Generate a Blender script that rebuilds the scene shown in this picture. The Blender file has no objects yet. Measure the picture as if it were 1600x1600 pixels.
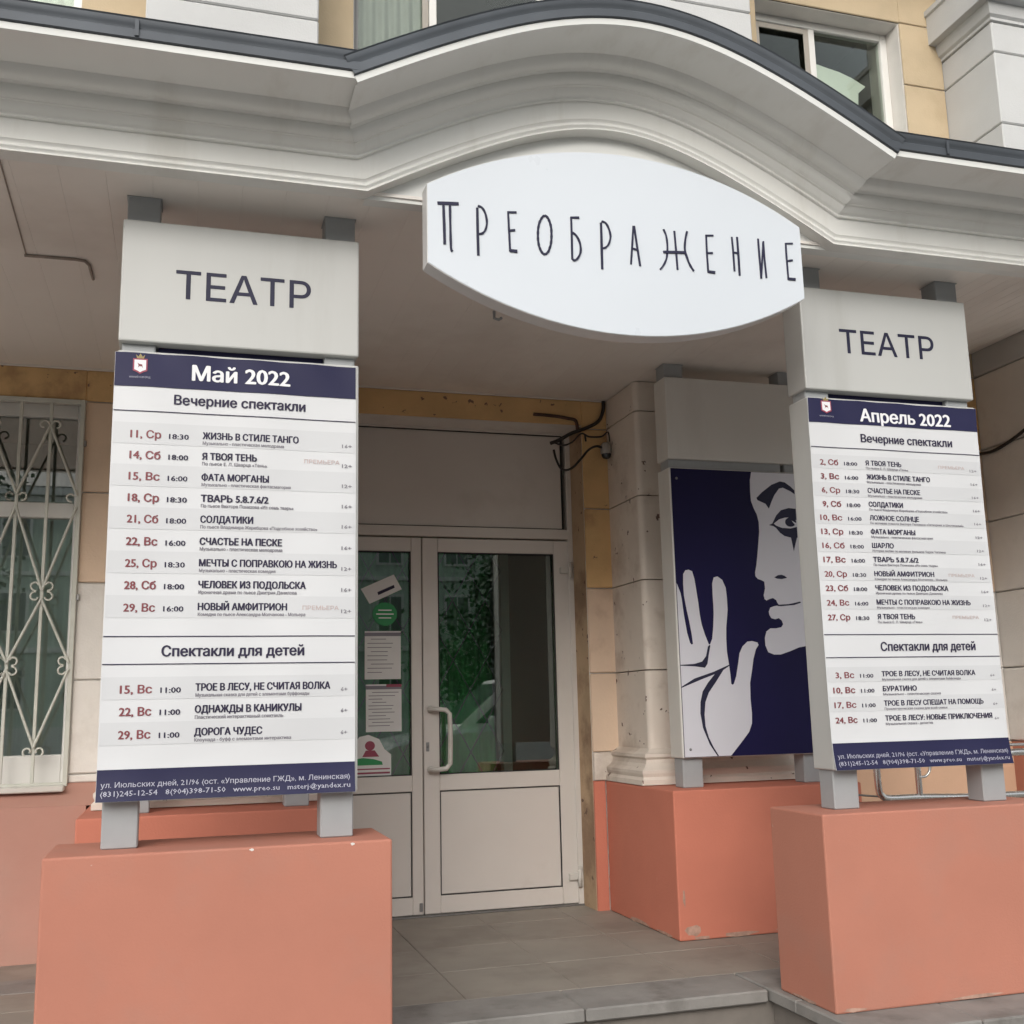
import bpy, bmesh, math, random
from mathutils import Vector, Matrix
R = math.radians
random.seed(7)
sc = bpy.context.scene
COL = sc.collection

# ---------------------------------------------------------------- camera
cam = bpy.data.cameras.new('camera'); cam_o = bpy.data.objects.new('camera', cam); COL.objects.link(cam_o)
right = Vector((0.958155936564931, -0.28537701041050595, -0.022297155750050566))
up = Vector((-0.029693284269500186, -0.17656520984579427, 0.9838409604917867))
fwd = Vector((0.2847024940085188, 0.9420109811468615, 0.17765078469867981))
m = Matrix.Identity(4)
for i in range(3):
    m[i][0] = right[i]; m[i][1] = up[i]; m[i][2] = -fwd[i]
m[0][3], m[1][3], m[2][3] = 0.0, 0.0, 1.1088659716106666
cam_o.matrix_world = m
cam.sensor_width = 36.0; cam.lens = 1704.66 / 1600 * 36.0
cam.clip_start = 0.05; cam.clip_end = 900
sc.camera = cam_o

# ---------------------------------------------------------------- light: overcast day
w = bpy.data.worlds.new('World'); sc.world = w; w.use_nodes = True
nt = w.node_tree; nt.nodes.clear()
sky = nt.nodes.new('ShaderNodeTexSky'); sky.sky_type = 'NISHITA'; sky.sun_disc = False
sun_dir = Vector((-0.34, -0.82, 0.50)).normalized()          # towards the sun
sky.sun_elevation = math.asin(sun_dir.z); sky.sun_rotation = math.atan2(sun_dir.x, sun_dir.y)
sky.air_density = 1.4; sky.dust_density = 4.0
hs = nt.nodes.new('ShaderNodeHueSaturation'); hs.inputs['Saturation'].default_value = 0.30
bg = nt.nodes.new('ShaderNodeBackground'); bg.inputs['Strength'].default_value = 0.15
out = nt.nodes.new('ShaderNodeOutputWorld')
nt.links.new(sky.outputs[0], hs.inputs['Color']); nt.links.new(hs.outputs[0], bg.inputs['Color']); nt.links.new(bg.outputs[0], out.inputs['Surface'])
sl = bpy.data.lights.new('sun', 'SUN'); sl.energy = 0.95; sl.angle = R(80); sl.color = (1.0, 0.995, 0.985)
so = bpy.data.objects.new('sun', sl); COL.objects.link(so)
so.rotation_euler = sun_dir.to_track_quat('Z', 'Y').to_euler(); so.location = (4, -10, 12)
sc.view_settings.view_transform = 'Standard'; sc.view_settings.look = 'None'
sc.view_settings.exposure = 0.34; sc.view_settings.gamma = 1.0
sc.view_settings.use_curve_mapping = False
sc.cycles.max_bounces = 8; sc.cycles.diffuse_bounces = 5; sc.cycles.transparent_max_bounces = 12

# ---------------------------------------------------------------- helpers
def tag(o, label=None, cat=None, group=None, kind=None):
    if label: o['label'] = label
    if cat: o['category'] = cat
    if group: o['group'] = group
    if kind: o['kind'] = kind
    return o

def thing(name, loc, label, cat, group=None):
    o = bpy.data.objects.new(name, None); o.empty_display_size = 0.1
    COL.objects.link(o); o.location = loc
    o['L'] = loc
    return tag(o, label, cat, group)

def base(parent):
    if parent is None: return Vector((0, 0, 0))
    p = parent
    v = Vector(p.location)
    while p.parent: p = p.parent; v += Vector(p.location)
    return v

class MB:
    def __init__(s): s.v = []; s.f = []; s.mi = []; s.smooth = []
    def add(s, vs, fs, mi=0, smooth=False):
        n = len(s.v); s.v += [tuple(v) for v in vs]
        for f in fs: s.f.append([i + n for i in f]); s.mi.append(mi); s.smooth.append(smooth)
        return s
    def box(s, x0, x1, y0, y1, z0, z1, bev=0.0, mi=0, seg=1):
        vs = [(x, y, z) for z in (z0, z1) for y in (y0, y1) for x in (x0, x1)]
        fs = [(0, 2, 3, 1), (4, 5, 7, 6), (0, 1, 5, 4), (2, 6, 7, 3), (0, 4, 6, 2), (1, 3, 7, 5)]
        if bev <= 0: return s.add(vs, fs, mi)
        bm = bmesh.new(); bv = [bm.verts.new(v) for v in vs]
        for f in fs: bm.faces.new([bv[i] for i in f])
        bmesh.ops.bevel(bm, geom=list(bm.edges), offset=bev, segments=seg, affect='EDGES', profile=0.5)
        bm.verts.ensure_lookup_table(); bm.verts.index_update()
        s.add([v.co[:] for v in bm.verts], [[v.index for v in f.verts] for f in bm.faces], mi); bm.free()
        return s
    def prism(s, poly, a, b, axis='Y', mi=0):
        n = len(poly)
        P = {'Y': lambda p, t: (p[0], t, p[1]), 'X': lambda p, t: (t, p[0], p[1]), 'Z': lambda p, t: (p[0], p[1], t)}[axis]
        area = sum(poly[i][0] * poly[(i + 1) % n][1] - poly[(i + 1) % n][0] * poly[i][1] for i in range(n))
        if area < 0: poly = poly[::-1]
        vs = [P(p, a) for p in poly] + [P(p, b) for p in poly]
        fr = list(range(n)); bk = [n + i for i in range(n)][::-1]
        fs = [fr, bk] + [(i, i + n, (i + 1) % n + n, (i + 1) % n) for i in range(n)]
        if axis in 'XZ':
            fs = [list(f)[::-1] for f in fs]
        return s.add(vs, fs, mi)
    def flat(s, poly, y, mi=0):
        n = len(poly)
        area = sum(poly[i][0] * poly[(i + 1) % n][1] - poly[(i + 1) % n][0] * poly[i][1] for i in range(n))
        if area < 0: poly = poly[::-1]
        return s.add([(p[0], y, p[1]) for p in poly], [list(range(n))], mi)
    def tube(s, pts, r, n=8, mi=0, caps=True, closed=False):
        pts = [Vector(p) for p in pts]; N = len(pts)
        rs = r if isinstance(r, (list, tuple)) else [r] * N
        rings = []; ref = None
        for i, p in enumerate(pts):
            a = pts[i - 1] if (i > 0 or closed) else p
            b = pts[(i + 1) % N] if (i < N - 1 or closed) else p
            t = (b - a).normalized()
            if ref is None:
                ref = t.cross(Vector((0, 0, 1)))
                if ref.length < 0.1: ref = t.cross(Vector((0, 1, 0)))
            ref = (ref - t * ref.dot(t)).normalized(); q = t.cross(ref)
            rings.append([p + (ref * math.cos(2 * math.pi * k / n) + q * math.sin(2 * math.pi * k / n)) * rs[i] for k in range(n)])
        vs = [v for rg in rings for v in rg]; fs = []
        for i in range(N if closed else N - 1):
            j = (i + 1) % N
            for k in range(n): fs.append((i * n + k, i * n + (k + 1) % n, j * n + (k + 1) % n, j * n + k))
        s.add(vs, fs, mi, True)
        if caps and not closed:
            s.add(rings[0], [list(range(n))[::-1]], mi); s.add(rings[-1], [list(range(n))], mi)
        return s
    def lathe(s, prof, c, axis='Z', n=24, mi=0):
        vs = []; fs = []
        for (r, h) in prof:
            for k in range(n):
                a = 2 * math.pi * k / n; u, v = r * math.cos(a), r * math.sin(a)
                q = {'Z': (u, v, h), 'Y': (u, h, v), 'X': (h, u, v)}[axis]
                vs.append((c[0] + q[0], c[1] + q[1], c[2] + q[2]))
        for i in range(len(prof) - 1):
            for k in range(n): fs.append((i * n + k, i * n + (k + 1) % n, (i + 1) * n + (k + 1) % n, (i + 1) * n + k))
        return s.add(vs, fs, mi, True)
    def sheet(s, x0, x1, z0, z1, y, nx=1, nz=1, fn=None, mi=0):
        vs = []; fs = []
        for j in range(nz + 1):
            for i in range(nx + 1):
                X = x0 + (x1 - x0) * i / nx; Z = z0 + (z1 - z0) * j / nz
                vs.append((X, y - (fn(X, Z) if fn else 0), Z))
        for j in range(nz):
            for i in range(nx):
                a = j * (nx + 1) + i; fs.append((a, a + 1, a + nx + 2, a + nx + 1))
        return s.add(vs, fs, mi, True)
    def build(s, name, mats, parent=None, fix=False, label=None):
        me = bpy.data.meshes.new(name); o = base(parent)
        me.from_pydata([(v[0] - o.x, v[1] - o.y, v[2] - o.z) for v in s.v], [], s.f)
        if not isinstance(mats, (list, tuple)): mats = [mats]
        for mm in mats: me.materials.append(mm)
        for i, p in enumerate(me.polygons): p.material_index = s.mi[i]; p.use_smooth = s.smooth[i]
        if fix:
            bm = bmesh.new(); bm.from_mesh(me); bmesh.ops.recalc_face_normals(bm, faces=bm.faces); bm.to_mesh(me); bm.free()
        me.update()
        ob = bpy.data.objects.new(name, me); COL.objects.link(ob)
        if parent is not None: ob.parent = parent
        if label: ob['label'] = label
        return ob

def copy_tree(o, parent=None):
    kids = list(o.children)
    c = o.copy(); COL.objects.link(c)
    if parent is not None: c.parent = parent
    for k in kids: copy_tree(k, c)
    return c

# ---------------------------------------------------------------- materials
def mat(name, col, rough=0.7, var=0.08, vscale=3.0, bump=0.0, bscale=60.0, metal=0.0, spec=0.5,
        stain=None, stain_amt=0.0, stain_scale=2.5, stain_lo=0.5, stretch=(1, 1, 1), chips=None, chip_scale=18, chip_lo=0.72, coat=0.0, grime=0.0):
    mt = bpy.data.materials.new(name); mt.use_nodes = True; nt = mt.node_tree; n = nt.nodes; L = nt.links
    b = n['Principled BSDF']; b.inputs['Roughness'].default_value = rough; b.inputs['Metallic'].default_value = metal
    b.inputs['Specular IOR Level'].default_value = spec
    if coat: b.inputs['Coat Weight'].default_value = coat
    tc = n.new('ShaderNodeNewGeometry'); mp = n.new('ShaderNodeMapping'); mp.inputs['Scale'].default_value = stretch
    L.new(tc.outputs['Position'], mp.inputs['Vector'])
    def noise(scale, detail=4.0, rgh=0.55):
        t = n.new('ShaderNodeTexNoise'); t.inputs['Scale'].default_value = scale; t.inputs['Detail'].default_value = detail
        t.inputs['Roughness'].default_value = rgh; L.new(mp.outputs[0], t.inputs['Vector']); return t.outputs['Fac']
    def ramp(src, lo, hi):
        r = n.new('ShaderNodeMapRange'); r.interpolation_type = 'SMOOTHSTEP'; r.inputs['From Min'].default_value = lo; r.inputs['From Max'].default_value = hi
        L.new(src, r.inputs['Value']); return r.outputs[0]
    def mix(fac, a, bb, mode='MIX'):
        x = n.new('ShaderNodeMix'); x.data_type = 'RGBA'; x.blend_type = mode
        if isinstance(fac, float): x.inputs[0].default_value = fac
        else: L.new(fac, x.inputs[0])
        for sock, v in ((x.inputs[6], a), (x.inputs[7], bb)):
            if isinstance(v, tuple): sock.default_value = (*v[:3], 1)
            else: L.new(v, sock)
        return x.outputs[2]
    lo = tuple(c * (1 - var) for c in col); hi = tuple(min(1, c * (1 + var)) for c in col)
    c = mix(ramp(noise(vscale), 0.3, 0.7), lo, hi)
    if stain is not None:
        f = ramp(noise(stain_scale, 6.0, 0.62), stain_lo, stain_lo + 0.18)
        mu = n.new('ShaderNodeMath'); mu.operation = 'MULTIPLY'; mu.inputs[1].default_value = stain_amt; L.new(f, mu.inputs[0])
        c = mix(mu.outputs[0], c, stain)
    if chips is not None:
        f = ramp(noise(chip_scale, 3.0, 0.5), chip_lo, chip_lo + 0.03)
        c = mix(f, c, chips)
    L.new(c, b.inputs['Base Color'])
    rr = n.new('ShaderNodeMapRange'); rr.inputs['To Min'].default_value = max(0, rough - 0.07); rr.inputs['To Max'].default_value = min(1, rough + 0.07)
    L.new(noise(vscale * 3), rr.inputs['Value']); L.new(rr.outputs[0], b.inputs['Roughness'])
    if bump > 0:
        bp = n.new('ShaderNodeBump'); bp.inputs['Strength'].default_value = bump; bp.inputs['Distance'].default_value = 0.004
        L.new(noise(bscale, 5.0), bp.inputs['Height']); L.new(bp.outputs[0], b.inputs['Normal'])
    return mt

def glass(name, tint, ior=1.55, rough=0.0):
    mt = bpy.data.materials.new(name); mt.use_nodes = True; nt = mt.node_tree; n = nt.nodes; L = nt.links; n.clear()
    o = n.new('ShaderNodeOutputMaterial'); mx = n.new('ShaderNodeMixShader'); fr = n.new('ShaderNodeFresnel'); fr.inputs['IOR'].default_value = ior
    tr = n.new('ShaderNodeBsdfTransparent'); tr.inputs['Color'].default_value = (*tint, 1)
    gl = n.new('ShaderNodeBsdfGlossy'); gl.inputs['Roughness'].default_value = rough; gl.inputs['Color'].default_value = (1, 1, 1, 1)
    L.new(fr.outputs[0], mx.inputs[0]); L.new(tr.outputs[0], mx.inputs[1]); L.new(gl.outputs[0], mx.inputs[2]); L.new(mx.outputs[0], o.inputs[0])
    return mt

M = dict(
 yellow=mat('yellow_stucco', (.49, .39, .258), .85, .07, 2.2, .35, 90, stain=(.33, .24, .14), stain_amt=.35, stain_scale=1.6, stain_lo=.55),
 old_yellow=mat('weathered_yellow_stucco', (.64, .42, .20), .85, .10, 3, .45, 80, stain=(.28, .15, .08), stain_amt=.6, stain_scale=2.4, stain_lo=.52, chips=(.2, .12, .08), chip_scale=20, chip_lo=.69),
 peach=mat('peach_stucco', (.68, .52, .39), .85, .06, 2.5, .4, 80, stain=(.38, .24, .15), stain_amt=.4, stain_scale=3, stain_lo=.56),
 pale=mat('pale_stucco', (.71, .68, .64), .85, .05, 3, .4, 90, stain=(.4, .36, .32), stain_amt=.3, stain_scale=3),
 white_stucco=mat('white_stucco', (.53, .535, .53), .8, .04, 2, .35, 90, stain=(.5, .49, .46), stain_amt=.25, stain_scale=1.4, stain_lo=.55),
 pil=mat('weathered_white_stucco', (.70, .63, .56), .82, .06, 2.4, .5, 70, stain=(.42, .34, .28), stain_amt=.55, stain_scale=3.2, stain_lo=.5, chips=(.15, .10, .08), chip_scale=17, chip_lo=.685),
 salmon=mat('salmon_paint', (.455, .186, .128), .78, .05, 1.6, .3, 120, stain=(.40, .20, .15), stain_amt=.35, stain_scale=2.6, stain_lo=.5, chips=(.50, .33, .27), chip_scale=30, chip_lo=.775),
 pink=mat('dusty_pink_paint', (.44, .235, .185), .8, .06, 1.6, .3, 110, stain=(.42, .25, .20), stain_amt=.6, stain_scale=2.1, stain_lo=.46),
 salmon_bounce=mat('salmon_bounce_paint', (.56, .19, .125), .8, .05, 2, .3, 110, stain=(.60, .40, .32), stain_amt=.5, stain_scale=5, stain_lo=.68),  # the pedestals' salmon again, redder: bounced porch light put into the colour
 sash=mat('taupe_sash', (.34, .31, .27), .5, .05, 4, 0),
 reveal=mat('worn_reveal_plaster', (.50, .36, .23), .85, .1, 3, .45, 80, stain=(.22, .13, .08), stain_amt=.7, stain_scale=2.6, stain_lo=.46, chips=(.16, .1, .07), chip_scale=20, chip_lo=.68),
 step=mat('dirty_step_stone', (.13, .12, .11), .85, .2, 5, .4, 50, stain=(.05, .045, .04), stain_amt=.7, stain_scale=5, stain_lo=.48, stretch=(.4, 1, 1)),
 conduit=mat('painted_conduit', (.30, .25, .215), .6, .1, 20, 0),
 worn=mat('bare_worn_plaster', (.42, .265, .205), .9, .2, 30, .5, 60),
 tan=mat('tan_paint', (.62, .40, .27), .8, .05, 2, .25, 90),
 entab=mat('cream_moulding_paint', (.72, .72, .695), .55, .025, 1.4, .08, 40, stain=(.54, .52, .47), stain_amt=.35, stain_scale=5, stain_lo=.52, stretch=(1, .4, .12)),
 tymp=mat('tympanum_paint', (.70, .71, .69), .6, .03, 1.5, .08, 60),
 pvc=mat('soffit_plastic', (.77, .73, .685), .5, .03, 1.2, .05, 30, stain=(.48, .42, .37), stain_amt=.3, stain_scale=.8),
 flash=mat('grey_sheet_metal', (.07, .08, .093), .55, .18, 2, .2, 14, metal=.2),
 acp=mat('white_composite_panel', (.48, .485, .47), .42, .02, 1.5, .02, 20, stain=(.36, .355, .33), stain_amt=.3, stain_scale=4, stain_lo=.52, stretch=(1, 1, .15)),
 signw=mat('sign_face_acrylic', (.60, .64, .685), .3, .012, 1.5, 0),
 signs=mat('sign_return_metal', (.62, .61, .60), .45, .03, 2, 0),
 post=mat('grey_post_paint', (.33, .345, .355), .5, .05, 5, .06, 60),
 navy=mat('navy_vinyl', (.019, .019, .060), .5, .10, 1.6, .03, 20, spec=.25),
 lettering=mat('navy_lettering', (.022, .022, .05), .5, .1, 4, 0, spec=.25),
 poster=mat('poster_navy', (.010, .008, .050), .5, .1, 1.6, 0, spec=.2),
 poster_w=mat('poster_white', (.66, .66, .72), .45, .02, 2, 0),
 banner=mat('banner_vinyl', (.62, .63, .645), .5, .015, 2, .05, 8),
 stripe=mat('banner_grey_row', (.57, .58, .595), .5, .015, 2, 0),
 ink=mat('print_dark', (.035, .03, .06), .5, .05, 4, 0, spec=.2),
 red_ink=mat('print_maroon', (.20, .045, .055), .5, .05, 4, 0),
 pale_red=mat('print_pale_red', (.50, .40, .39), .5, .05, 4, 0),
 grey_ink=mat('print_grey', (.20, .19, .22), .5, .05, 4, 0),
 white_ink=mat('print_white', (.78, .78, .80), .5, .02, 4, 0),
 white_soft=mat('print_soft_white', (.40, .40, .48), .5, .02, 4, 0),
 upvc=mat('white_upvc', (.64, .605, .565), .38, .02, 2, .02, 20, stain=(.46, .41, .36), stain_amt=.25, stain_scale=2.4, stain_lo=.58),
 upvc_w=mat('window_upvc', (.70, .69, .66), .4, .03, 2, .02, 20),
 gasket=mat('black_gasket', (.02, .02, .02), .6, .1, 9, 0),
 metal_white=mat('white_enamel', (.58, .56, .52), .3, .03, 9, .05, 60),
 grille=mat('grille_enamel', (.52, .525, .47), .45, .06, 9, .08, 60),
 screw=mat('steel_screw', (.3, .3, .3), .4, .1, 40, 0, metal=.8),
 tile=mat('porch_tile', (.275, .25, .215), .62, .07, 3.5, .12, 140, stain=(.19, .165, .14), stain_amt=.55, stain_scale=2.3, stain_lo=.48),
 stone=mat('edge_stone', (.235, .225, .21), .75, .12, 6, .35, 60, stain=(.12, .11, .10), stain_amt=.6, stain_scale=4, stain_lo=.5),
 riser=mat('step_concrete', (.075, .068, .062), .85, .15, 5, .5, 50),
 asphalt=mat('asphalt', (.055, .054, .052), .9, .2, 8, .5, 90),
 paving=mat('pavement', (.36, .345, .32), .85, .12, 3, .4, 60, stain=(.16, .15, .14), stain_amt=.5, stain_scale=1.2),
 mortar=mat('grout', (.19, .17, .15), .9, .1, 8, 0),
 dark=mat('dark_interior', (.045, .052, .042), .9, .2, 2, 0),
 green_cloth=mat('green_curtain', (.12, .46, .17), .8, .3, 7, .3, 25, stretch=(1, 1, .35)),
 green_panel=mat('interior_green_paint', (.30, .40, .31), .7, .15, 3, 0),
 pale_curtain=mat('pale_blind', (.66, .72, .67), .8, .12, 4, .3, 12, stretch=(6, 1, .3)),
 grey_blind=mat('grey_blind', (.36, .355, .36), .7, .05, 5, .1, 30),
 cable=mat('black_cable', (.018, .016, .014), .45, .1, 9, 0),
 brown=mat('rusty_bracket', (.07, .035, .025), .7, .3, 20, .2, 50),
 camw=mat('camera_plastic', (.36, .34, .31), .35, .05, 8, 0),
 chrome=mat('stainless_steel', (.80, .78, .75), .26, .04, 12, .0, 10, metal=1.0),
 paper=mat('white_paper', (.72, .72, .70), .7, .03, 6, 0),
 green_s=mat('green_sticker', (.02, .26, .08), .5, .05, 6, 0),
 magenta=mat('magenta_print', (.30, .05, .09), .5, .05, 6, 0),
 gold=mat('gold_print', (.27, .21, .08), .5, .1, 30, 0),
 car=mat('white_car_paint', (.72, .72, .72), .25, .01, 1, 0, coat=.6),
 rubber=mat('tyre_rubber', (.025, .025, .025), .8, .1, 20, 0),
 alloy=mat('wheel_alloy', (.45, .45, .46), .3, .05, 9, 0, metal=.9),
 carglass=mat('car_glass', (.02, .025, .03), .06, .05, 2, 0, spec=.8),
 lamp=mat('lamp_lens', (.6, .6, .62), .15, .05, 9, 0),
 redlamp=mat('red_lens', (.4, .02, .02), .2, .05, 9, 0),
 opp=mat('pale_green_facade', (.50, .58, .50), .85, .06, .6, .3, 20, stain=(.36, .42, .36), stain_amt=.4, stain_scale=.5),
 opp_trim=mat('white_trim', (.70, .70, .67), .8, .05, 1, 0),
 opp_roof=mat('dark_roof_sheet', (.09, .075, .07), .6, .1, 1, 0),
 opp_glass=mat('facade_window_glass', (.05, .06, .07), .08, .1, 1, 0, spec=.8),
 bark=mat('birch_bark', (.42, .40, .36), .9, .15, 5, .6, 30, chips=(.06, .05, .045), chip_scale=9, chip_lo=.6, stretch=(1, 1, 3)),
 leaf=mat('young_leaves', (.06, .09, .05), .7, .3, 1.5, 0),
)
M['acp_shade_lift'] = mat('white_panel_shade_lift', (.66, .645, .61), .42, .02, 1.5, .02, 20, stain=(.52, .50, .46), stain_amt=.3, stain_scale=3, stretch=(1, 1, .25))  # same white panel as the front stands, lightened in colour against the porch shade
M['door_glass'] = glass('door_glass', (.85, .93, .87), 2.0)
M['win_glass'] = glass('window_glass', (.91, .96, .92), 2.6)
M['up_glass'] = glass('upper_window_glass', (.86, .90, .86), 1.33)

# ================================================================ THE SETTING
YW = 5.92; YP = 5.48; YD = 6.165
GZ = -0.30
tag(MB().add([(-250, -250, GZ - .14), (250, -250, GZ - .14), (250, 250, GZ - .14), (-250, 250, GZ - .14)], [(0, 1, 2, 3)]).build('street', M['asphalt']), kind='structure')
pv = tag(MB().box(-30, 40, -1.4, 6.6, GZ - .3, GZ).build('pavement', M['paving']), kind='structure')
k = MB()
for i in range(-26, 36): k.box(i + .004, i + .996, -1.56, -1.404, GZ - .3, GZ + .012, .012)
tag(k.build('kerb', M['stone']), kind='structure')

pf = tag(MB().box(-1.9, 5.09, 5.20, 7.9, -.29, -.028).box(-.425, 5.09, 4.12, 5.197, -.29, -.028).box(-.425, .705, 3.50, 4.117, -.29, -.028)
         .box(2.28, 5.09, 3.49, 4.117, -.29, -.028).build('porch_floor', M['mortar']), kind='structure')
def piece(name, mt, x0, x1, y0, y1, z0, z1, bev, parent):
    return MB().box(x0, x1, y0, y1, z0, z1, bev).build(name, mt, parent)
rnd = random.Random(3)
xs = [-1.9 + .475 * i + .145 for i in range(-1, 16)]
for r in range(5):
    ya, yb = (4.385 + .475 * r, 4.385 + .475 * (r + 1))
    if r == 4: yb = 6.7
    for i in range(len(xs) - 1):
        a, b = max(xs[i], -1.9), min(xs[i + 1], 5.085)
        if b - a < .05: continue
        y0 = ya
        if b < -.40:
            if yb < 5.25: continue
            y0 = max(ya, 5.42)
            if yb <= y0: continue
        piece('floor_tile', M['tile'], a + .0012, b - .0012, y0 + .0012, yb - .0012, -.027, rnd.uniform(-.0006, .0006), .0012, pf)
def stones(x0, x1, y0, y1, n, z1=0.001):
    for i in range(n):
        a = x0 + (x1 - x0) * i / n; b = x0 + (x1 - x0) * (i + 1) / n
        piece('edge_stone', M['stone'], a + .0025, b - .0025, y0, y1, -.048, z1 + rnd.uniform(-.001, .001), .006, pf)
stones(.712, 2.245, 4.085, 4.383, 2)
stones(2.25, 5.085, 3.44, 3.90, 6)
stones(2.25, 2.70, 3.90, 4.383, 1)
stones(2.70, 5.085, 3.905, 4.383, 5)
stones(-.45, .708, 3.44, 3.90, 3)
stones(-.45, .708, 3.905, 4.383, 3)
stones(-1.9, -.40, 5.16, 5.42, 3)
# lower step
st = tag(MB().box(-1.9, 6, 3.05, 4.115, -.299, -.19).box(-1.9, -.43, 4.117, 5.19, -.299, -.19).build('lower_step', M['riser']), kind='structure')
for i in range(14):
    a = -1.9 + i * .56
    piece('edge_stone', M['step'], a + .003, a + .557, 3.03, 3.42, -.188, -.150, .006, st)
    if a < 2.2 and a > -.6: piece('step_stone', M['step'], max(a, -.44) + .003, min(a + .557, 2.24), 3.424, 4.08, -.188, -.152, .004, st)
    if a < -.5: piece('step_stone', M['tile'], a + .003, min(a + .557, -.46), 3.424, 5.14, -.188, -.152, .004, st)

# ================================================================ THEATRE BUILDING
TB = thing('theatre_building', (1.5, 5.92, GZ), 'yellow and white stuccoed theatre building with salmon plinth behind the porch', 'building')
def part(name, mb, mt, parent=TB, fix=False, label=None): return mb.build(name, mt, parent, fix, label)
# carcass behind the courses (grooves show it)
car = MB()
for (a, b, z0, z1) in [(-4, -1.75, GZ, 9), (-.535, .80, GZ, 9), (2.235, 3.6, GZ, 9), (3.6, 5.6, GZ, 4.35), (5.09, 7.5, 4.35, 9),
                       (-1.75, -.535, GZ, .787), (-1.75, -.535, 2.745, 4.35), (.80, 2.235, 2.765, 4.35), (-4, 7.5, 6.35, 9), (4.752, 5.09, 4.35, 6.35)]:
    car.box(a, b, 5.936, 6.30, z0, z1)
part('wall_core', car, M['pale'])
JZ = [.84, 1.30, 1.79, 2.26, 2.745, 3.25, 3.75, 4.30, 4.86, 5.38, 5.86, 6.35]
G = .0032
def courses(x0, x1, yf, yb, mats, z0=.70, z1=6.35, bev=.005, cut=None, rnd_=0):
    zs = [z0] + [z for z in JZ if z0 + .02 < z < z1 - .02] + [z1]
    for i in range(len(zs) - 1):
        a, b = zs[i] + (G if i else 0), zs[i + 1] - (G if i < len(zs) - 2 else 0)
        mid = (a + b) / 2
        segs = [(a, b)]
        if cut:
            n = []
            for (p, q) in segs:
                if q <= cut[0] or p >= cut[1]: n.append((p, q))
                else:
                    if p < cut[0] - .01: n.append((p, cut[0]))
                    if q > cut[1] + .01: n.append((cut[1], q))
            segs = n
        for (p, q) in segs:
            if q - p < .015: continue
            if rnd_:
                r_ = rnd_; pl = [(x1 - r_ + r_ * math.sin(t_), yf + r_ - r_ * math.cos(t_)) for t_ in [math.pi / 2 * i_ / 5 for i_ in range(6)]]
                pl += [(x1, yb), (x0, yb)] + [(x0 + r_ - r_ * math.cos(t_), yf + r_ - r_ * math.sin(t_)) for t_ in [math.pi / 2 * i_ / 5 for i_ in range(6)]]
                ob_ = part('wall_course', MB().prism(pl, p, q, 'Z'), mats(mid), fix=True)
            else: part('wall_course', MB().box(x0, x1, yf, yb, p, q, min(bev, (q - p) / 3)), mats(mid))
wl = lambda z: M['pale'] if z < 1.80 else (M['peach'] if z < 2.74 else M['old_yellow'])
wr = lambda z: M['peach'] if z < 1.79 else M['old_yellow']
wu = lambda z: M['yellow']
# ground floor wall strips
courses(-4, -1.752, YW, YW + .014, wl, .80, 2.915)
courses(-.527, -.20, YW, YW + .014, wl, .80, 2.915)
courses(-1.752, -.527, YW, YW + .014, wl, 2.75, 2.915)
courses(.62, .80, YW, YW + .014, wr, .70, 2.915)
courses(2.235, 2.42, YW, YW + .014, wr, .86, 2.915)
courses(.80, 2.235, YW, YW + .014, wr, 2.765, 2.915)
courses(3.303, 5.087, YW, YW + .014, wl, .84, 3.246)
# door reveals
part('door_reveal', MB().box(2.2315, 2.2345, 5.935, 6.134, .001, 2.7605), M['reveal'])
part('door_reveal', MB().box(.8005, .8035, 5.935, 6.134, .001, 2.7605), M['reveal'])
part('door_reveal', MB().box(.8005, 2.2345, 5.935, 6.134, 2.7610, 2.7645), M['pale'])
# white base line under the stucco right of the door
part('base_band', MB().box(2.236, 2.36, YW - .012, YW + .012, .702, .855, .005), M['pil'])
# upper floor
for (a, b) in [(-4, -1.9), (-.65, -.30), (.58, .866), (2.15, 2.42), (3.303, 3.60), (4.752, 5.087)]:
    courses(a, b, YW, YW + .014, wu, 3.25, 6.35)
for (a, b) in [(-1.9, -.65), (.866, 2.15), (3.60, 4.752)]:
    courses(a, b, YW, YW + .014, wu, 5.86, 6.35)
    courses(a, b, YW, YW + .014, wu, 3.25, 4.35)
# pilasters
wpil = lambda z: M['pil'] if z < 3.2 else M['white_stucco']
for (a, b) in [(-.29, .61), (2.392, 3.30)]:
    courses(a, b, YP, 5.937, wpil, .885, 2.915, .012, rnd_=.032)
    courses(a, b, YP, 5.937, wpil, 3.25, 6.35, .008)
courses(5.09, 6.4, 5.425, 5.937, lambda z: M['pale'] if z < 3.2 else M['white_stucco'], .84, 5.60, .008)
courses(5.09, 6.4, 5.425, 5.937, lambda z: M['white_stucco'], 5.98, 6.35, .008)
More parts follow.
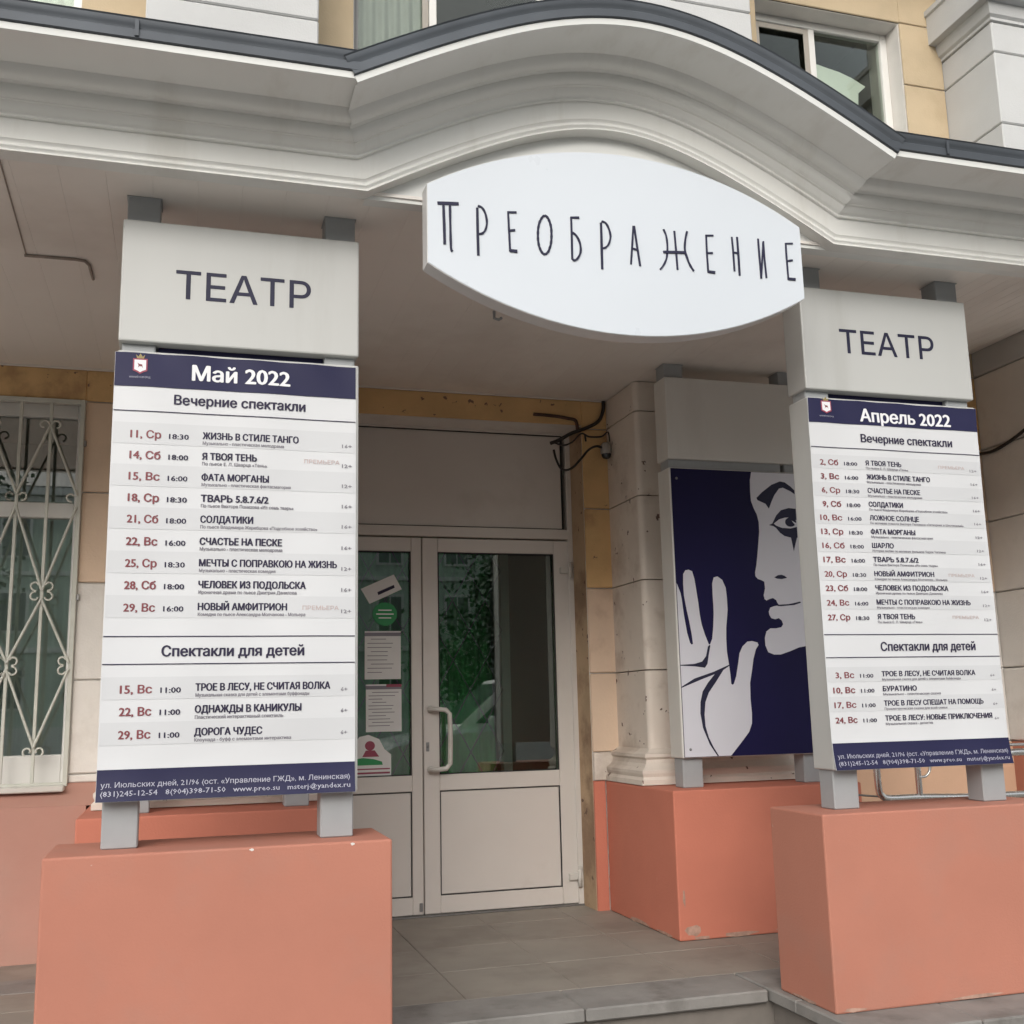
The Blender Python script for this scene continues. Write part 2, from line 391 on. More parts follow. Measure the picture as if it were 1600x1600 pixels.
# pilaster capital on the side bay: stepped mouldings round two faces
def ring(prof, x0, x1, yf, yb, name, mt, parent=TB):
    mb = MB(); vs = []; n = len(prof)
    for (o, z) in prof: vs += [(x0 - o, yb, z), (x0 - o, yf - o, z), (x1 + o, yf - o, z), (x1 + o, yb, z)]
    fs = []
    for i in range(n - 1):
        for kk in range(3): fs.append((i * 4 + kk, i * 4 + kk + 1, (i + 1) * 4 + kk + 1, (i + 1) * 4 + kk))
    fs.append([3, 2, 1, 0]); e = (n - 1) * 4; fs.append([e, e + 1, e + 2, e + 3])
    return mb.add(vs, fs).build(name, mt, parent, True)
ring([(.0, 5.602), (.012, 5.605), (.012, 5.625), (.03, 5.64), (.045, 5.69), (.05, 5.715), (.105, 5.72), (.105, 5.93), (.12, 5.94), (.12, 5.978), (0, 5.979)], 5.09, 6.4, 5.425, 5.93, 'capital', M['white_stucco'])
for (a, b) in [(-.29, .61), (2.392, 3.30)]:
    ring([(.088, .702), (.088, .728), (.075, .742), (.082, .760), (.082, .775), (.062, .79), (.045, .81), (.040, .83), (.052, .842), (.050, .858), (.025, .868), (.004, .884), (0, .8845)], a, b, YP, 5.93, 'pilaster_base', M['pil'])
# string course / eaves soffit over the upper windows
part('string_course', MB().box(-4, 5.08, 5.50, 5.9345, 6.36, 6.45, .006).box(-4, 5.08, 5.62, 5.9345, 6.30, 6.358, .004), M['pale'])
# plinths
part('plinth', MB().box(-4, -.425, 5.745, YW + .01, GZ + .001, .70), M['pink'])
part('plinth_weathering', MB().prism([(5.745, .7005), (5.745, .703), (YW + .01, .80), (YW + .01, .7005)], -4, -.30, 'X'), M['pink'])
part('plinth', MB().box(2.2355, 2.3035, YW + .002, YW + .03, 0, .70), M['salmon_bounce'])
part('plinth', MB().box(3.12, 5.09, 5.88, YW + .012, GZ, .835), M['tan'])
part('plinth', MB().box(5.06, 6.4, 5.38, YW + .01, GZ, .835), M['salmon'])
# roof of the building
part('roof', MB().box(-4, 7.5, 6.0, 14, 9.0, 9.2), M['opp_roof'])
part('side_wall', MB().box(-4, -3.7, 6.31, 14, GZ, 9.0).box(7.2, 7.5, 6.31, 14, GZ, 9.0), M['yellow'])

# ---- poster-stand pedestal blocks (things)
def pedestal(x0, x1, y0, y1, z0, label, mt):
    t = thing('pedestal', ((x0 + x1) / 2, (y0 + y1) / 2, z0), label, 'pedestal', 'masonry pedestals of the poster stands')
    MB().box(x0, x1, y0, y1, z0, .698, .007, seg=2).build('block', mt, t)
    return t
pedestal(-.39, .675, 3.675, 4.061, .0015, 'smooth salmon pedestal nearest the camera, under the May 2022 banner', M['salmon'])
pedestal(2.284, 3.36, 3.675, 4.061, .0015, 'salmon pedestal in front at the right, under the April 2022 banner', M['salmon'])
pedestal(-.41, .675, 5.02, 5.915, .0015, 'shaded salmon pedestal mostly hidden behind the May 2022 stand', M['salmon_bounce'])
pedestal(2.304, 3.36, 5.02, 5.915, .0015, 'shaded brick-red pedestal beside the door, under the face poster', M['salmon_bounce'])

def worn(name, pts, y, mt, parent, n=4):
    r = random.Random(len(pts) * 7 + int(abs(pts[0][0]) * 100))
    MB().flat([(a + r.uniform(-.003, .003), b + r.uniform(-.003, .003)) for a, b in pts], y).build(name, mt, parent)
PDL, PDR, PDQ, PDS = [o for o in COL.objects if o.name.startswith('pedestal')][:4]
def chip(cx, cz, w_, h_, y, parent, mt='pale', seed=1, n=11):
    r = random.Random(seed)
    MB().flat([(cx + w_ * r.uniform(.6, 1.1) * math.cos(6.283 * i / n), cz + h_ * r.uniform(.55, 1.1) * math.sin(6.283 * i / n)) for i in range(n)], y).build('paint_chip', M[mt], parent)
chip(.226, .6895, .008, .0045, 3.6744, PDL, seed=3); chip(.545, .6895, .009, .005, 3.6744, PDL, seed=4)
chip(2.375, .045, .045, .028, 5.0194, PDS, 'worn', 5); chip(2.335, .20, .008, .05, 5.0194, PDS, 'worn', 9); chip(2.62, .014, .12, .012, 5.0194, PDS, 'worn', 11); chip(2.95, .016, .16, .014, 5.0194, PDS, 'worn', 12); chip(2.42, .012, .05, .010, 5.0194, PDS, 'worn', 13)
chip(2.36, .012, .05, .008, 3.6744, PDR, 'worn', 15); chip(2.9, .012, .14, .007, 3.6744, PDR, 'worn', 16)
def chipx(x, cy, cz, w_, h_, parent, mt, seed, n=11):
    r = random.Random(seed)
    pl = [(x, cy + w_ * r.uniform(.6, 1.1) * math.cos(6.283 * i / n), cz + h_ * r.uniform(.55, 1.1) * math.sin(6.283 * i / n)) for i in range(n)]
    MB().add(pl, [list(range(n))]).build('paint_chip', M[mt], parent)
chipx(2.3034, 5.5, .012, .16, .013, PDS, 'worn', 21); chipx(2.3034, 5.2, .010, .10, .010, PDS, 'worn', 22); chipx(2.2834, 3.87, .010, .10, .008, PDR, 'worn', 23)

# ================================================================ CANOPY
CP = thing('entrance_canopy', (1.5, 4.6, 2.9), 'pale moulded entrance canopy with an arched cornice and grey metal edge above the porch', 'canopy')
CX, HW, AA, MM = 1.505, .935, .289, .62
Z0 = 2.905
def archz(x):
    d = abs(x - CX)
    if d >= HW: return 0.0
    return AA + .356 - math.sqrt(AA * AA + (MM * d) ** 2) - (AA + .356 - math.sqrt(AA * AA + (MM * HW) ** 2))
path = [(-3.6, 0)] + [(CX - HW, 0)]
NA = 64
for i in range(1, NA): 
    x = CX - HW + 2 * HW * i / NA; path.append((x, archz(x)))
path += [(CX + HW, 0), (5.085, 0), (5.086, 0), (6.5, 0)]
def miter(i):
    def nrm(a, b):
        dx, dz = b[0] - a[0], b[1] - a[1]; l = math.hypot(dx, dz); return (-dz / l, dx / l)
    n1 = nrm(path[i - 1], path[i]) if i > 0 else None
    n2 = nrm(path[i], path[i + 1]) if i < len(path) - 1 else None
    if n1 is None: return n2
    if n2 is None: return n1
    bx, bz = n1[0] + n2[0], n1[1] + n2[1]; l = math.hypot(bx, bz); bx /= l; bz /= l
    c = bx * n1[0] + bz * n1[1]; return (bx / c, bz / c)
def sweep(prof, name, mt, label=None, smooth=False):
    vs = []; fs = []; n = len(prof)
    for i, p in enumerate(path):
        q = miter(i)
        for (o, y) in prof: vs.append((p[0] + q[0] * o, y, Z0 + p[1] + q[1] * o))
    for i in range(len(path) - 1):
        for j in range(n - 1): fs.append((i * n + j, (i + 1) * n + j, (i + 1) * n + j + 1, i * n + j + 1))
    o = MB().add(vs, fs, 0, smooth).build(name, mt, CP, True, label)
    return o
def arc(p0, p1, bulge, n=6):
    (a, b), (c, d) = p0, p1; dx, dy = c - a, d - b
    return [(a + dx * t + dy * bulge * math.sin(math.pi * t), b + dy * t - dx * bulge * math.sin(math.pi * t)) for t in [i / n for i in range(n + 1)]]
def smooth_angle(o, ang=35):
    me = o.data
    for p in me.polygons: p.use_smooth = True
    try:
        me.set_sharp_from_angle(angle=R(ang))
    except Exception:
        pass
prof1 = [(0.0, 3.612), (0.0, 3.545)] + arc((.001, 3.545), (.017, 3.545), -.45, 6)[1:] + arc((.020, 3.544), (.043, 3.544), -.45, 8) + [(.047, 3.552), (.049, 3.567)]
s1 = sweep(prof1, 'lower_moulding', M['entab']); smooth_angle(s1)
s2 = sweep([(.049, 3.567), (.124, 3.566)], 'fascia', M['entab'])
prof3 = [(.124, 3.566), (.1245, 3.553)] + arc((.127, 3.552), (.139, 3.548), -.4, 5) + [(.143, 3.540)] + [(.163, 3.528), (.165, 3.518)] \
      + arc((.167, 3.518), (.206, 3.497), .22, 7) + [(.209, 3.484)] + arc((.211, 3.482), (.238, 3.425), .25, 7) + [(.238, 3.262), (.232, 3.257), (.232, 3.242)]
s3 = sweep(prof3, 'cyma_moulding', M['entab']); smooth_angle(s3)
s4 = sweep([(.232, 3.242), (.2325, 3.238), (.254, 3.236), (.256, 3.24)], 'drip_edge', M['tymp'])
s5 = sweep([(.256, 3.262), (.2555, 3.232), (.258, 3.227), (.287, 3.229), (.291, 3.233)] + arc((.292, 3.233), (.321, 3.224), .08, 3) + [(.325, 3.220), (.327, 3.226), (.318, 3.26), (.33, 3.62)], 'metal_gutter', M['flash']); smooth_angle(s5)
# seams in the metal edge
for xx in (-1.0, -.2, 2.75, 3.4): MB().box(xx, xx + .012, 3.2205, 3.2285, Z0 + .262, Z0 + .318).build('metal_seam', M['flash'], CP)
# canopy roof sheets
ci = [i for i, p in enumerate(path)]
vs = []; fs = []
for i, p in enumerate(path):
    q = miter(i); vs.append((p[0] + q[0] * .33, 3.62, Z0 + p[1] + q[1] * (.33 if p[0] < 5 else .575))); vs.append((p[0] + q[0] * .33, YW - .002 if not (-.30 < p[0] < .62 or 2.38 < p[0] < 3.31) else YP - .004, Z0 + p[1] * .9 + .62)) if p[0] < 5.0855 else vs.append((p[0], 5.42, Z0 + .66))
for i in range(len(path) - 1): fs.append((2 * i, 2 * i + 1, 2 * i + 3, 2 * i + 2))
MB().add(vs, fs).build('canopy_roof', M['flash'], CP)
# tympanum
ty = [(CX - HW - .01, Z0)] + [(p[0], Z0 + p[1]) for p in path[1:-1]] + [(CX + HW + .01, Z0)]
MB().prism([(CX - HW, Z0)] + [(p[0], Z0 + p[1] + .004) for p in path[2:-2]] + [(CX + HW, Z0)], 3.606, 3.66).build('tympanum', M['tymp'], CP)
# soffit boards: flat over the porch, rising to the right
def sof(x): return 2.92 if x < 3.29 else min(3.42, 2.92 + (x - 3.29) * .5 / 1.80)
bw = .15; x = -3.6; nb = 0
while x < 6.45:
    a, b = x + .0002, min(x + bw, 5.085 if x < 5.08 else 6.5) - .0002
    if a < 3.28 and b > 3.29: b = 3.2898
    za, zb = sof(a), sof(b)
    poly = [(a, za + .0007), (a + .0018, za), (b - .0018, zb), (b, zb + .0007), (b, zb + .012), (a, za + .012)]
    MB().prism(poly, 3.598, 5.9195 if a < 5.084 else 5.4245, 'Y').build('soffit_board', M['pvc'], CP)
    x = b + .0002; nb += 1
MB().prism([(-3.6, 2.934), (3.29, 2.934), (5.085, 3.435), (5.085, 3.46), (3.29, 2.96), (-3.6, 2.96)], 3.62, 5.919, 'Y').box(5.0852, 6.5, 3.62, 5.424, 3.435, 3.46).build('soffit_core', M['pvc'], CP)
MB().box(6.501, 6.53, 3.25, 5.42, 2.905, 3.52, .004).box(-3.63, -3.601, 3.25, 5.90, 2.905, 3.52, .004).build('end_board', M['entab'], CP)
# perimeter trim at the wall and the notch line on the left
MB().box(-3.6, -.30, 5.905, 5.9185, 2.912, 2.9195, .001).box(.62, 2.385, 5.905, 5.9185, 2.912, 2.9195, .001).build('soffit_trim', M['pvc'], CP)
cd = thing('surface_conduit', (-.55, 4.4, 2.92), 'thin dark cable run bent along the left of the porch soffit', 'cable')
MB().tube([(-.625, 3.63, 2.9165), (-.642, 4.425, 2.9165)], .0028, 6).build('thin_lead', M['conduit'], cd)
MB().tube([(-.648, 4.428, 2.914), (-.46, 4.424, 2.914), (-.425, 4.432, 2.914), (-.412, 4.47, 2.914), (-.408, 4.62, 2.914)], .0065, 8).build('conduit_bend', M['conduit'], cd)
hk = thing('soffit_hook', (1.328, 4.609, 2.90), 'small grey hook on the soffit just below the oval sign', 'hook')
MB().tube([(1.328, 4.609, 2.919), (1.328, 4.609, 2.885), (1.345, 4.59, 2.872), (1.36, 4.6, 2.885)], .007, 8).build('hook', M['post'], hk)
MB().prism([(3.20, 2.906), (6.5, 2.906), (6.5, 3.43), (5.085, 3.43), (3.20, 2.925)], 3.575, 3.597, 'Y').build('canopy_back_board', M['pvc'], CP)

# ================================================================ DOOR
frame = MB()
D0, D1 = .806, 2.252
fy0, fy1 = YD - .03, YD + .045
frame.box(D0, D0 + .05, fy0, fy1, 0, 2.825, .004).box(D1 - .05, D1, fy0, fy1, 0, 2.825, .004)
frame.box(D0 + .0502, D1 - .0502, fy0, fy1, 2.752, 2.825, .004).box(D0 + .0502, D1 - .0502, fy0, fy1, 2.108, 2.168, .004)
DF = thing_door = frame.build('door_frame', M['upvc'], TB)
tp = MB().box(D0 + .055, D1 - .055 - .022, YD - .012, YD + .02, 2.172, 2.748, .004)
tp.build('transom_panel', M['upvc'], DF)
gk = MB()
def gasket(x0, x1, z0, z1, y, t=.0045, parent=None):
    MB().box(x0, x1, y - .002, y + .004, z1 - t, z1).box(x0, x1, y - .002, y + .004, z0, z0 + t).box(x0, x0 + t, y - .002, y + .004, z0 + t, z1 - t).box(x1 - t, x1, y - .002, y + .004, z0 + t, z1 - t).build('gasket', M['gasket'], parent)
gasket(D0 + .0505, D1 - .0505 - .018, 2.1685, 2.7515, YD - .014, .005, DF)
def leaf(x0, x1, g0, g1, name='door_leaf', label=None):
    mb = MB(); y0, y1 = YD - .018, YD + .04
    mb.box(x0, g0, y0, y1, .012, 2.100, .004).box(g1, x1, y0, y1, .012, 2.100, .004)
    mb.box(g0 + .0002, g1 - .0002, y0 + .0008, y1, 2.018, 2.0992, .003).box(g0 + .0002, g1 - .0002, y0 + .0008, y1, .668, .756, .003).box(g0 + .0002, g1 - .0002, y0 + .0008, y1, .0128, .106, .003)
    lf = mb.build(name, M['upvc'], TB, label=label)
    MB().box(g0 + .006, g1 - .006, y0 + .008, y1 - .01, .112, .662, .002).build('lower_panel', M['upvc'], lf)
    MB().box(g0, g1, YD + .004, YD + .008, .756, 2.018).build('door_pane', M['door_glass'], lf)
    gasket(g0 + .0003, g1 - .0003, .1065, .6675, y0 + .004, .0045, lf); gasket(g0 + .0003, g1 - .0003, .7565, 2.0175, y0 + .004, .006, lf)
    return lf
lfL = leaf(D0 + .054, 1.303, .905, 1.241, label='narrow left door leaf with notices on its glass')
lfR = leaf(1.309, D1 - .046, 1.400, 2.111, label='wide right door leaf with a curved pull handle')
MB().tube([(1.345, YD - .018, 1.118), (1.345, YD - .06, 1.118), (1.38, YD - .075, 1.117), (1.425, YD - .075, 1.112), (1.447, YD - .075, 1.09), (1.450, YD - .075, .95), (1.447, YD - .075, .815), (1.425, YD - .075, .79), (1.38, YD - .075, .786), (1.345, YD - .06, .785), (1.345, YD - .018, .785)], .0135, 12).lathe([(.0, .0), (.02, 0), (.02, .008), (.012, .01)], (1.345, YD - .03, 1.118), 'Y', 16).lathe([(.0, .0), (.02, 0), (.02, .008), (.012, .01)], (1.345, YD - .03, .785), 'Y', 16).build('pull_handle', M['metal_white'], lfR)
MB().box(1.322, 1.340, YD - .024, YD - .0178, .885, .935, .002).lathe([(0, 0), (.006, 0), (.006, .006)], (1.331, YD - .030, .912), 'Y', 12).build('keyhole_plate', M['screw'], lfR)
for z in (1.92, .16):
    MB().box(2.145, 2.20, YD - .040, YD - .0182, z - .02, z + .02, .004).lathe([(0, -.045), (.011, -.045), (.011, .045), (0, .045)], (2.206, YD - .044, z + (.0 if z > 1 else -.01)), 'Z', 12).box(2.20, 2.225, YD - .040, YD - .030, z - .06, z - .028, .003).box(2.20, 2.225, YD - .040, YD - .030, z + .028, z + .06, .003).build('hinge', M['metal_white'], lfR)
MB().box(1.278, 1.296, YD - .03, YD - .0182, .03, .075, .003).build('floor_bolt', M['screw'], lfL)
MB().box(D0, D1, YD - .04, YD + .06, .001, .010, .002).build('threshold', M['screw'], TB)

# vestibule behind the door
vb = MB(); vx0, vx1, vy0, vy1 = .4, 3.2, 6.31, 9.0
vb.add([(vx0, vy1, 0), (vx1, vy1, 0), (vx1, vy1, 2.9), (vx0, vy1, 2.9)], [(0, 1, 2, 3)])
vb.add([(vx0, vy0, 0), (vx0, vy1, 0), (vx0, vy1, 2.9), (vx0, vy0, 2.9)], [(0, 1, 2, 3)])
vb.add([(vx1, vy0, 0), (vx1, vy1, 0), (vx1, vy1, 2.9), (vx1, vy0, 2.9)], [(3, 2, 1, 0)])
vb.add([(vx0, vy0, 2.9), (vx1, vy0, 2.9), (vx1, vy1, 2.9), (vx0, vy1, 2.9)], [(0, 1, 2, 3)])
vb.build('vestibule_wall', M['green_panel'], TB)
MB().add([(vx0, 6.7, .003), (vx1, 6.7, .003), (vx1, vy1, .003), (vx0, vy1, .003)], [(0, 1, 2, 3)]).build('vestibule_floor', M['dark'], TB)
# inner partition: green cloth left, grey post, dark leaf right
MB().box(1.98, 2.04, 6.86, 6.92, 0, 2.9, .004).build('inner_post', M['post'], TB)
MB().box(2.042, 3.19, 6.88, 6.91, 0, 2.9, .004).build('inner_dark_panel', M['dark'], TB)
gc = thing('green_curtain', (1.2, 7.3, 0), 'green cloth curtain hanging inside the vestibule behind the door glass', 'curtain')
mb = MB(); vs = []; fs = []; nx, nz = 60, 14
for j in range(nz + 1):
    for i in range(nx + 1):
        X = .45 + 1.6 * i / nx; Z = .02 + 2.3 * j / nz
        vs.append((X, 7.3 + .05 * math.sin(X * 26 + .8 * math.sin(Z * 3)) + .03 * math.sin(X * 61 + Z), Z))
for j in range(nz):
    for i in range(nx): a = j * (nx + 1) + i; fs.append((a, a + 1, a + nx + 2, a + nx + 1))
mb.add(vs, fs, 0, True).build('cloth', M['green_cloth'], gc)
lg = thing('folding_lattice', (1.5, 6.6, .05), 'folding metal lattice standing inside behind the door glass', 'lattice')
for i in range(7):
    for j in range(6):
        xa = .86 + i * .21; za = .12 + j * .37
        if xa > 1.9: continue
        MB().tube([(xa, 6.60, za), (xa + .21, 6.60, za + .37)], .0045, 5).build('lattice_bar', M['grey_ink'], lg)
        MB().tube([(xa + .21, 6.609, za), (xa, 6.609, za + .37)], .0045, 5).build('lattice_bar', M['grey_ink'], lg)

# ---------------------------------------------------------------- notices on the left leaf glass
GY = YD + .0015
def slab(poly, y=GY, t=.0012): return MB().prism(poly, y - t, y, 'Y')
t = tag(slab([(.955, 1.80), (1.145, 1.885), (1.192, 1.80), (1.005, 1.715)]).build('tilted_leaflet', M['paper']), 'small white leaflet taped at a tilt on the left door glass', 'leaflet')
MB().prism([(1.055, 1.765), (1.15, 1.808), (1.145, 1.825), (1.05, 1.782)], GY - .0022, GY - .0014).build('printed_mark', M['ink'], t)
t = tag(slab([(1.093 + .070 * math.cos(a * math.pi / 20), 1.657 + .066 * math.sin(a * math.pi / 20)) for a in range(40)], GY - .0026).build('round_sticker', M['green_s']), 'round green sticker with white lines on the left door glass', 'sticker')
mb = MB()
for dz, ww in ((.022, .038), (.0, .05), (-.022, .036)): mb.box(1.093 - ww, 1.093 + ww, GY - .0045, GY - .0040, 1.657 + dz - .003, 1.657 + dz + .003)
mb.build('printed_lines', M['white_ink'], t)
def sheetpaper(x0, x1, z0, z1, label, head, n, seed):
    t = tag(slab([(x0, z0), (x1, z0), (x1, z1), (x0, z1)]).build('paper_notice', M['paper']), label, 'notice', 'paper notices taped on the door glass')
    r = random.Random(seed); mb = MB(); z = z1 - .045
    for i in range(n):
        xx = x0 + .015 + (0.02 if i % 3 == 0 else 0)
        mb.box(xx, xx + (x1 - x0 - .04) * r.uniform(.45, .95), GY - .0020, GY - .0016, z - .0018, z + .0018); z -= (z1 - z0 - .06) / n
    mb.build('printed_lines', M['grey_ink'], t)
    MB().box(x0, x1, GY - .0020, GY - .0016, z1 - .028, z1 - .008).build('heading_band', head, t)
    return t
sheetpaper(.978, 1.184, 1.290, 1.560, 'white notice sheet under the round green sticker', M['grey_ink'], 9, 1)
p2 = sheetpaper(.985, 1.187, 1.000, 1.262, 'white list sheet lower on the door glass, below a red heading', M['grey_ink'], 11, 2)
MB().box(1.10, 1.187, GY - .0026, GY - .0021, 1.246, 1.262).build('red_heading', M['magenta'], p2)
t = tag(slab([(.92, .76), (1.127, .76), (1.127, .875), (1.09, .905), (1.06, .96), (1.0, .985), (.95, .975), (.92, .94)]).build('theatre_sticker', M['paper']), 'white sticker with red figure and green hill in the corner of the door glass', 'sticker')
MB().flat([(1.008 + .028 * math.cos(a * math.pi / 10), .925 + .026 * math.sin(a * math.pi / 10)) for a in range(20)], GY - .0018).flat([(.965, .865), (1.06, .865), (1.035, .90), (.985, .90)], GY - .0018).build('red_print', M['magenta'], t)
MB().flat([(.93, .82), (1.08, .82), (1.075, .838), (1.03, .852), (.97, .86), (.93, .855)], GY - .0018).build('green_print', M['green_s'], t)
MB().flat([(.93, .795), (1.12, .795), (1.12, .802), (.93, .802)], GY - .0018).flat([(.93, .772), (1.12, .772), (1.12, .782), (.93, .782)], GY - .0018).build('print_rules', M['magenta'], t)

# ================================================================ LEFT WINDOW + GRILLE
wx0, wx1, wz0, wz1 = -1.745, -.54, .795, 2.74
wf = MB()
yy0, yy1 = 6.00, 6.06
part('window_reveal', MB().box(-1.7515, -1.7455, YW + .015, 6.06, .79, 2.745).box(-.5395, -.5345, YW + .015, 6.06, .79, 2.745).box(-1.745, -.54, YW + .015, 6.06, 2.7405, 2.7445), M['pale'])
wf.box(wx0, wx0 + .05, yy0, yy1, wz0, wz1, .004).box(wx1 - .03, wx1, yy0, yy1, wz0, wz1, .004)
wf.box(wx0 + .0502, wx1 - .0302, yy0, yy1, wz1 - .07, wz1, .004).box(wx0 + .0502, wx1 - .0302, yy0, yy1, wz0, wz0 + .14, .004).box(wx0 + .0502, wx1 - .0302, yy0, yy1, 2.135, 2.215, .004)
wf.box(-1.30, -1.22, yy0 + .001, yy1, wz0 + .1402, 2.1348, .004).box(-1.30, -1.22, yy0 + .001, yy1, 2.2152, wz1 - .0702, .004)
WF = wf.build('window', M['upvc_w'], TB, label='tall ground floor window behind a white scrolled grille')
MB().box(wx0 + .04, wx1 - .02, 6.03, 6.034, wz0 + .1, wz1 - .05).build('pane', M['win_glass'], WF)
MB().box(wx0, wx1 + .005, 5.80, 6.0, .765, .793, .005).build('sill', M['metal_white'], WF)
MB().add([(wx0 - .3, 7.6, 0), (wx1 + .6, 7.6, 0), (wx1 + .6, 7.6, 2.9), (wx0 - .3, 7.6, 2.9)], [(0, 1, 2, 3)]).add([(wx1 + .6, 6.31, 0), (wx1 + .6, 7.6, 0), (wx1 + .6, 7.6, 2.9), (wx1 + .6, 6.31, 2.9)], [(0, 1, 2, 3)]).add([(wx0 - .3, 6.31, 0), (wx0 - .3, 7.6, 0), (wx0 - .3, 7.6, 2.9), (wx0 - .3, 6.31, 2.9)], [(3, 2, 1, 0)]).add([(wx0 - .3, 6.31, 2.9), (wx1 + .6, 6.31, 2.9), (wx1 + .6, 7.6, 2.9), (wx0 - .3, 7.6, 2.9)], [(0, 1, 2, 3)]).add([(wx0 - .3, 6.31, .3), (wx1 + .6, 6.31, .3), (wx1 + .6, 7.6, .3), (wx0 - .3, 7.6, .3)], [(0, 1, 2, 3)]).build('room_wall', M['green_panel'], TB)
vs = []; fs = []; nx = 70
for j in range(2):
    for i in range(nx + 1):
        X = wx0 - .1 + 1.35 * i / nx; vs.append((X, 6.20 + .018 * math.sin(X * 70) + .01 * math.sin(X * 23), .8 + (2.42 - .8) * j + (0 if j == 0 else .0)))
for i in range(nx): fs.append((i, i + 1, i + nx + 2, i + nx + 1))
t = tag(MB().add(vs, fs, 0, True).build('pleated_curtain', M['pale_curtain']), 'pale pleated curtain inside the grilled window on the left', 'curtain')
gr = thing('window_grille', (-1.14, 5.905, .785), 'white scrolled metal grille over the ground floor window on the left', 'grille')
gy = 5.905
MB().box(wx0 - .01, wx0 + .012, gy - .01, gy + .01, .785, 2.745, .002).box(-.550, -.528, gy - .01, gy + .01, .785, 2.745, .002).box(wx0 + .0122, -.5502, gy - .0095, gy + .0095, 2.722, 2.745, .002).box(wx0 + .0122, -.5502, gy - .0095, gy + .0095, .785, .805, .002).build('grille_frame', M['grille'], gr)
bars = [-.690 - .143 * i for i in range(7)]
for i, bx in enumerate(bars):
    MB().box(bx - .008, bx + .008, gy - .008, gy + .008, .806, 2.7215, .002).build('grille_bar', M['grille'], gr)
def scroll(cx, cz, r, a0, turn, n=16):
    pts = []
    for i in range(n + 1):
        a = a0 + turn * 1.5 * math.pi * i / n; rr = r * (1 - .45 * i / n)
        pts.append((cx + rr * math.cos(a), gy - .014, cz + rr * math.sin(a)))
    MB().tube(pts, .0055, 6).build('scroll', M['grille'], gr)
nodes = [2.60, 2.235, 1.745, 1.385, .975]
def diag(x0, z0, x1, z1):
    d = Vector((x1 - x0, 0, z1 - z0)); 
    MB().tube([(x0, gy - .013, z0), (x1, gy - .013, z1)], .0075, 6).build('diagonal_bar', M['grille'], gr)
for c in range(0, 7, 2):                       # lozenges centred on every second bar
    bx = bars[c]; L_ = bx - .143; R_ = min(bx + .143, -.545)
    diag(bx, nodes[0], L_, nodes[1]); diag(bx, nodes[0], R_, nodes[1])
    diag(L_, nodes[1] - .06, bx, nodes[2]); diag(R_, nodes[1] - .06, bx, nodes[2])
    diag(bx, nodes[2] - .04, L_, nodes[3]); diag(bx, nodes[2] - .04, R_, nodes[3])
    diag(L_, nodes[3] - .03, bx, nodes[4]); diag(R_, nodes[3] - .03, bx, nodes[4])
    for sgn in (-1, 1):
        scroll(bx + sgn * .030, nodes[0] + .0, .026, math.pi / 2 + sgn * math.pi / 2, -sgn)
        scroll(bx + sgn * .030, nodes[2] + .024, .025, -math.pi / 2 - sgn * .2, sgn)
        scroll(bx + sgn * .030, nodes[2] - .03, .025, math.pi / 2 + sgn * .2, -sgn)
        scroll(bx + sgn * .026, nodes[4] - .02, .022, -math.pi / 2 + sgn * .5 + (math.pi if 0 else 0), sgn)
    for XX, sg in ((L_, 1), (R_, -1), (L_, -1)):
        if XX < wx0 + .03: continue
        scroll(XX + sg * .028, nodes[1] - .01, .024, -math.pi / 2 - sg * .2, sg)
        scroll(XX + sg * .028, nodes[3] + .012, .024, -math.pi / 2 - sg * .2, sg)
        scroll(XX + sg * .028, nodes[3] - .04, .024, math.pi / 2 + sg * .2, -sg)
for z in (2.50, 1.70): MB().box(-.528, -.515, gy - .004, gy + .014, z, z + .03, .002).build('wall_clamp', M['screw'], gr)

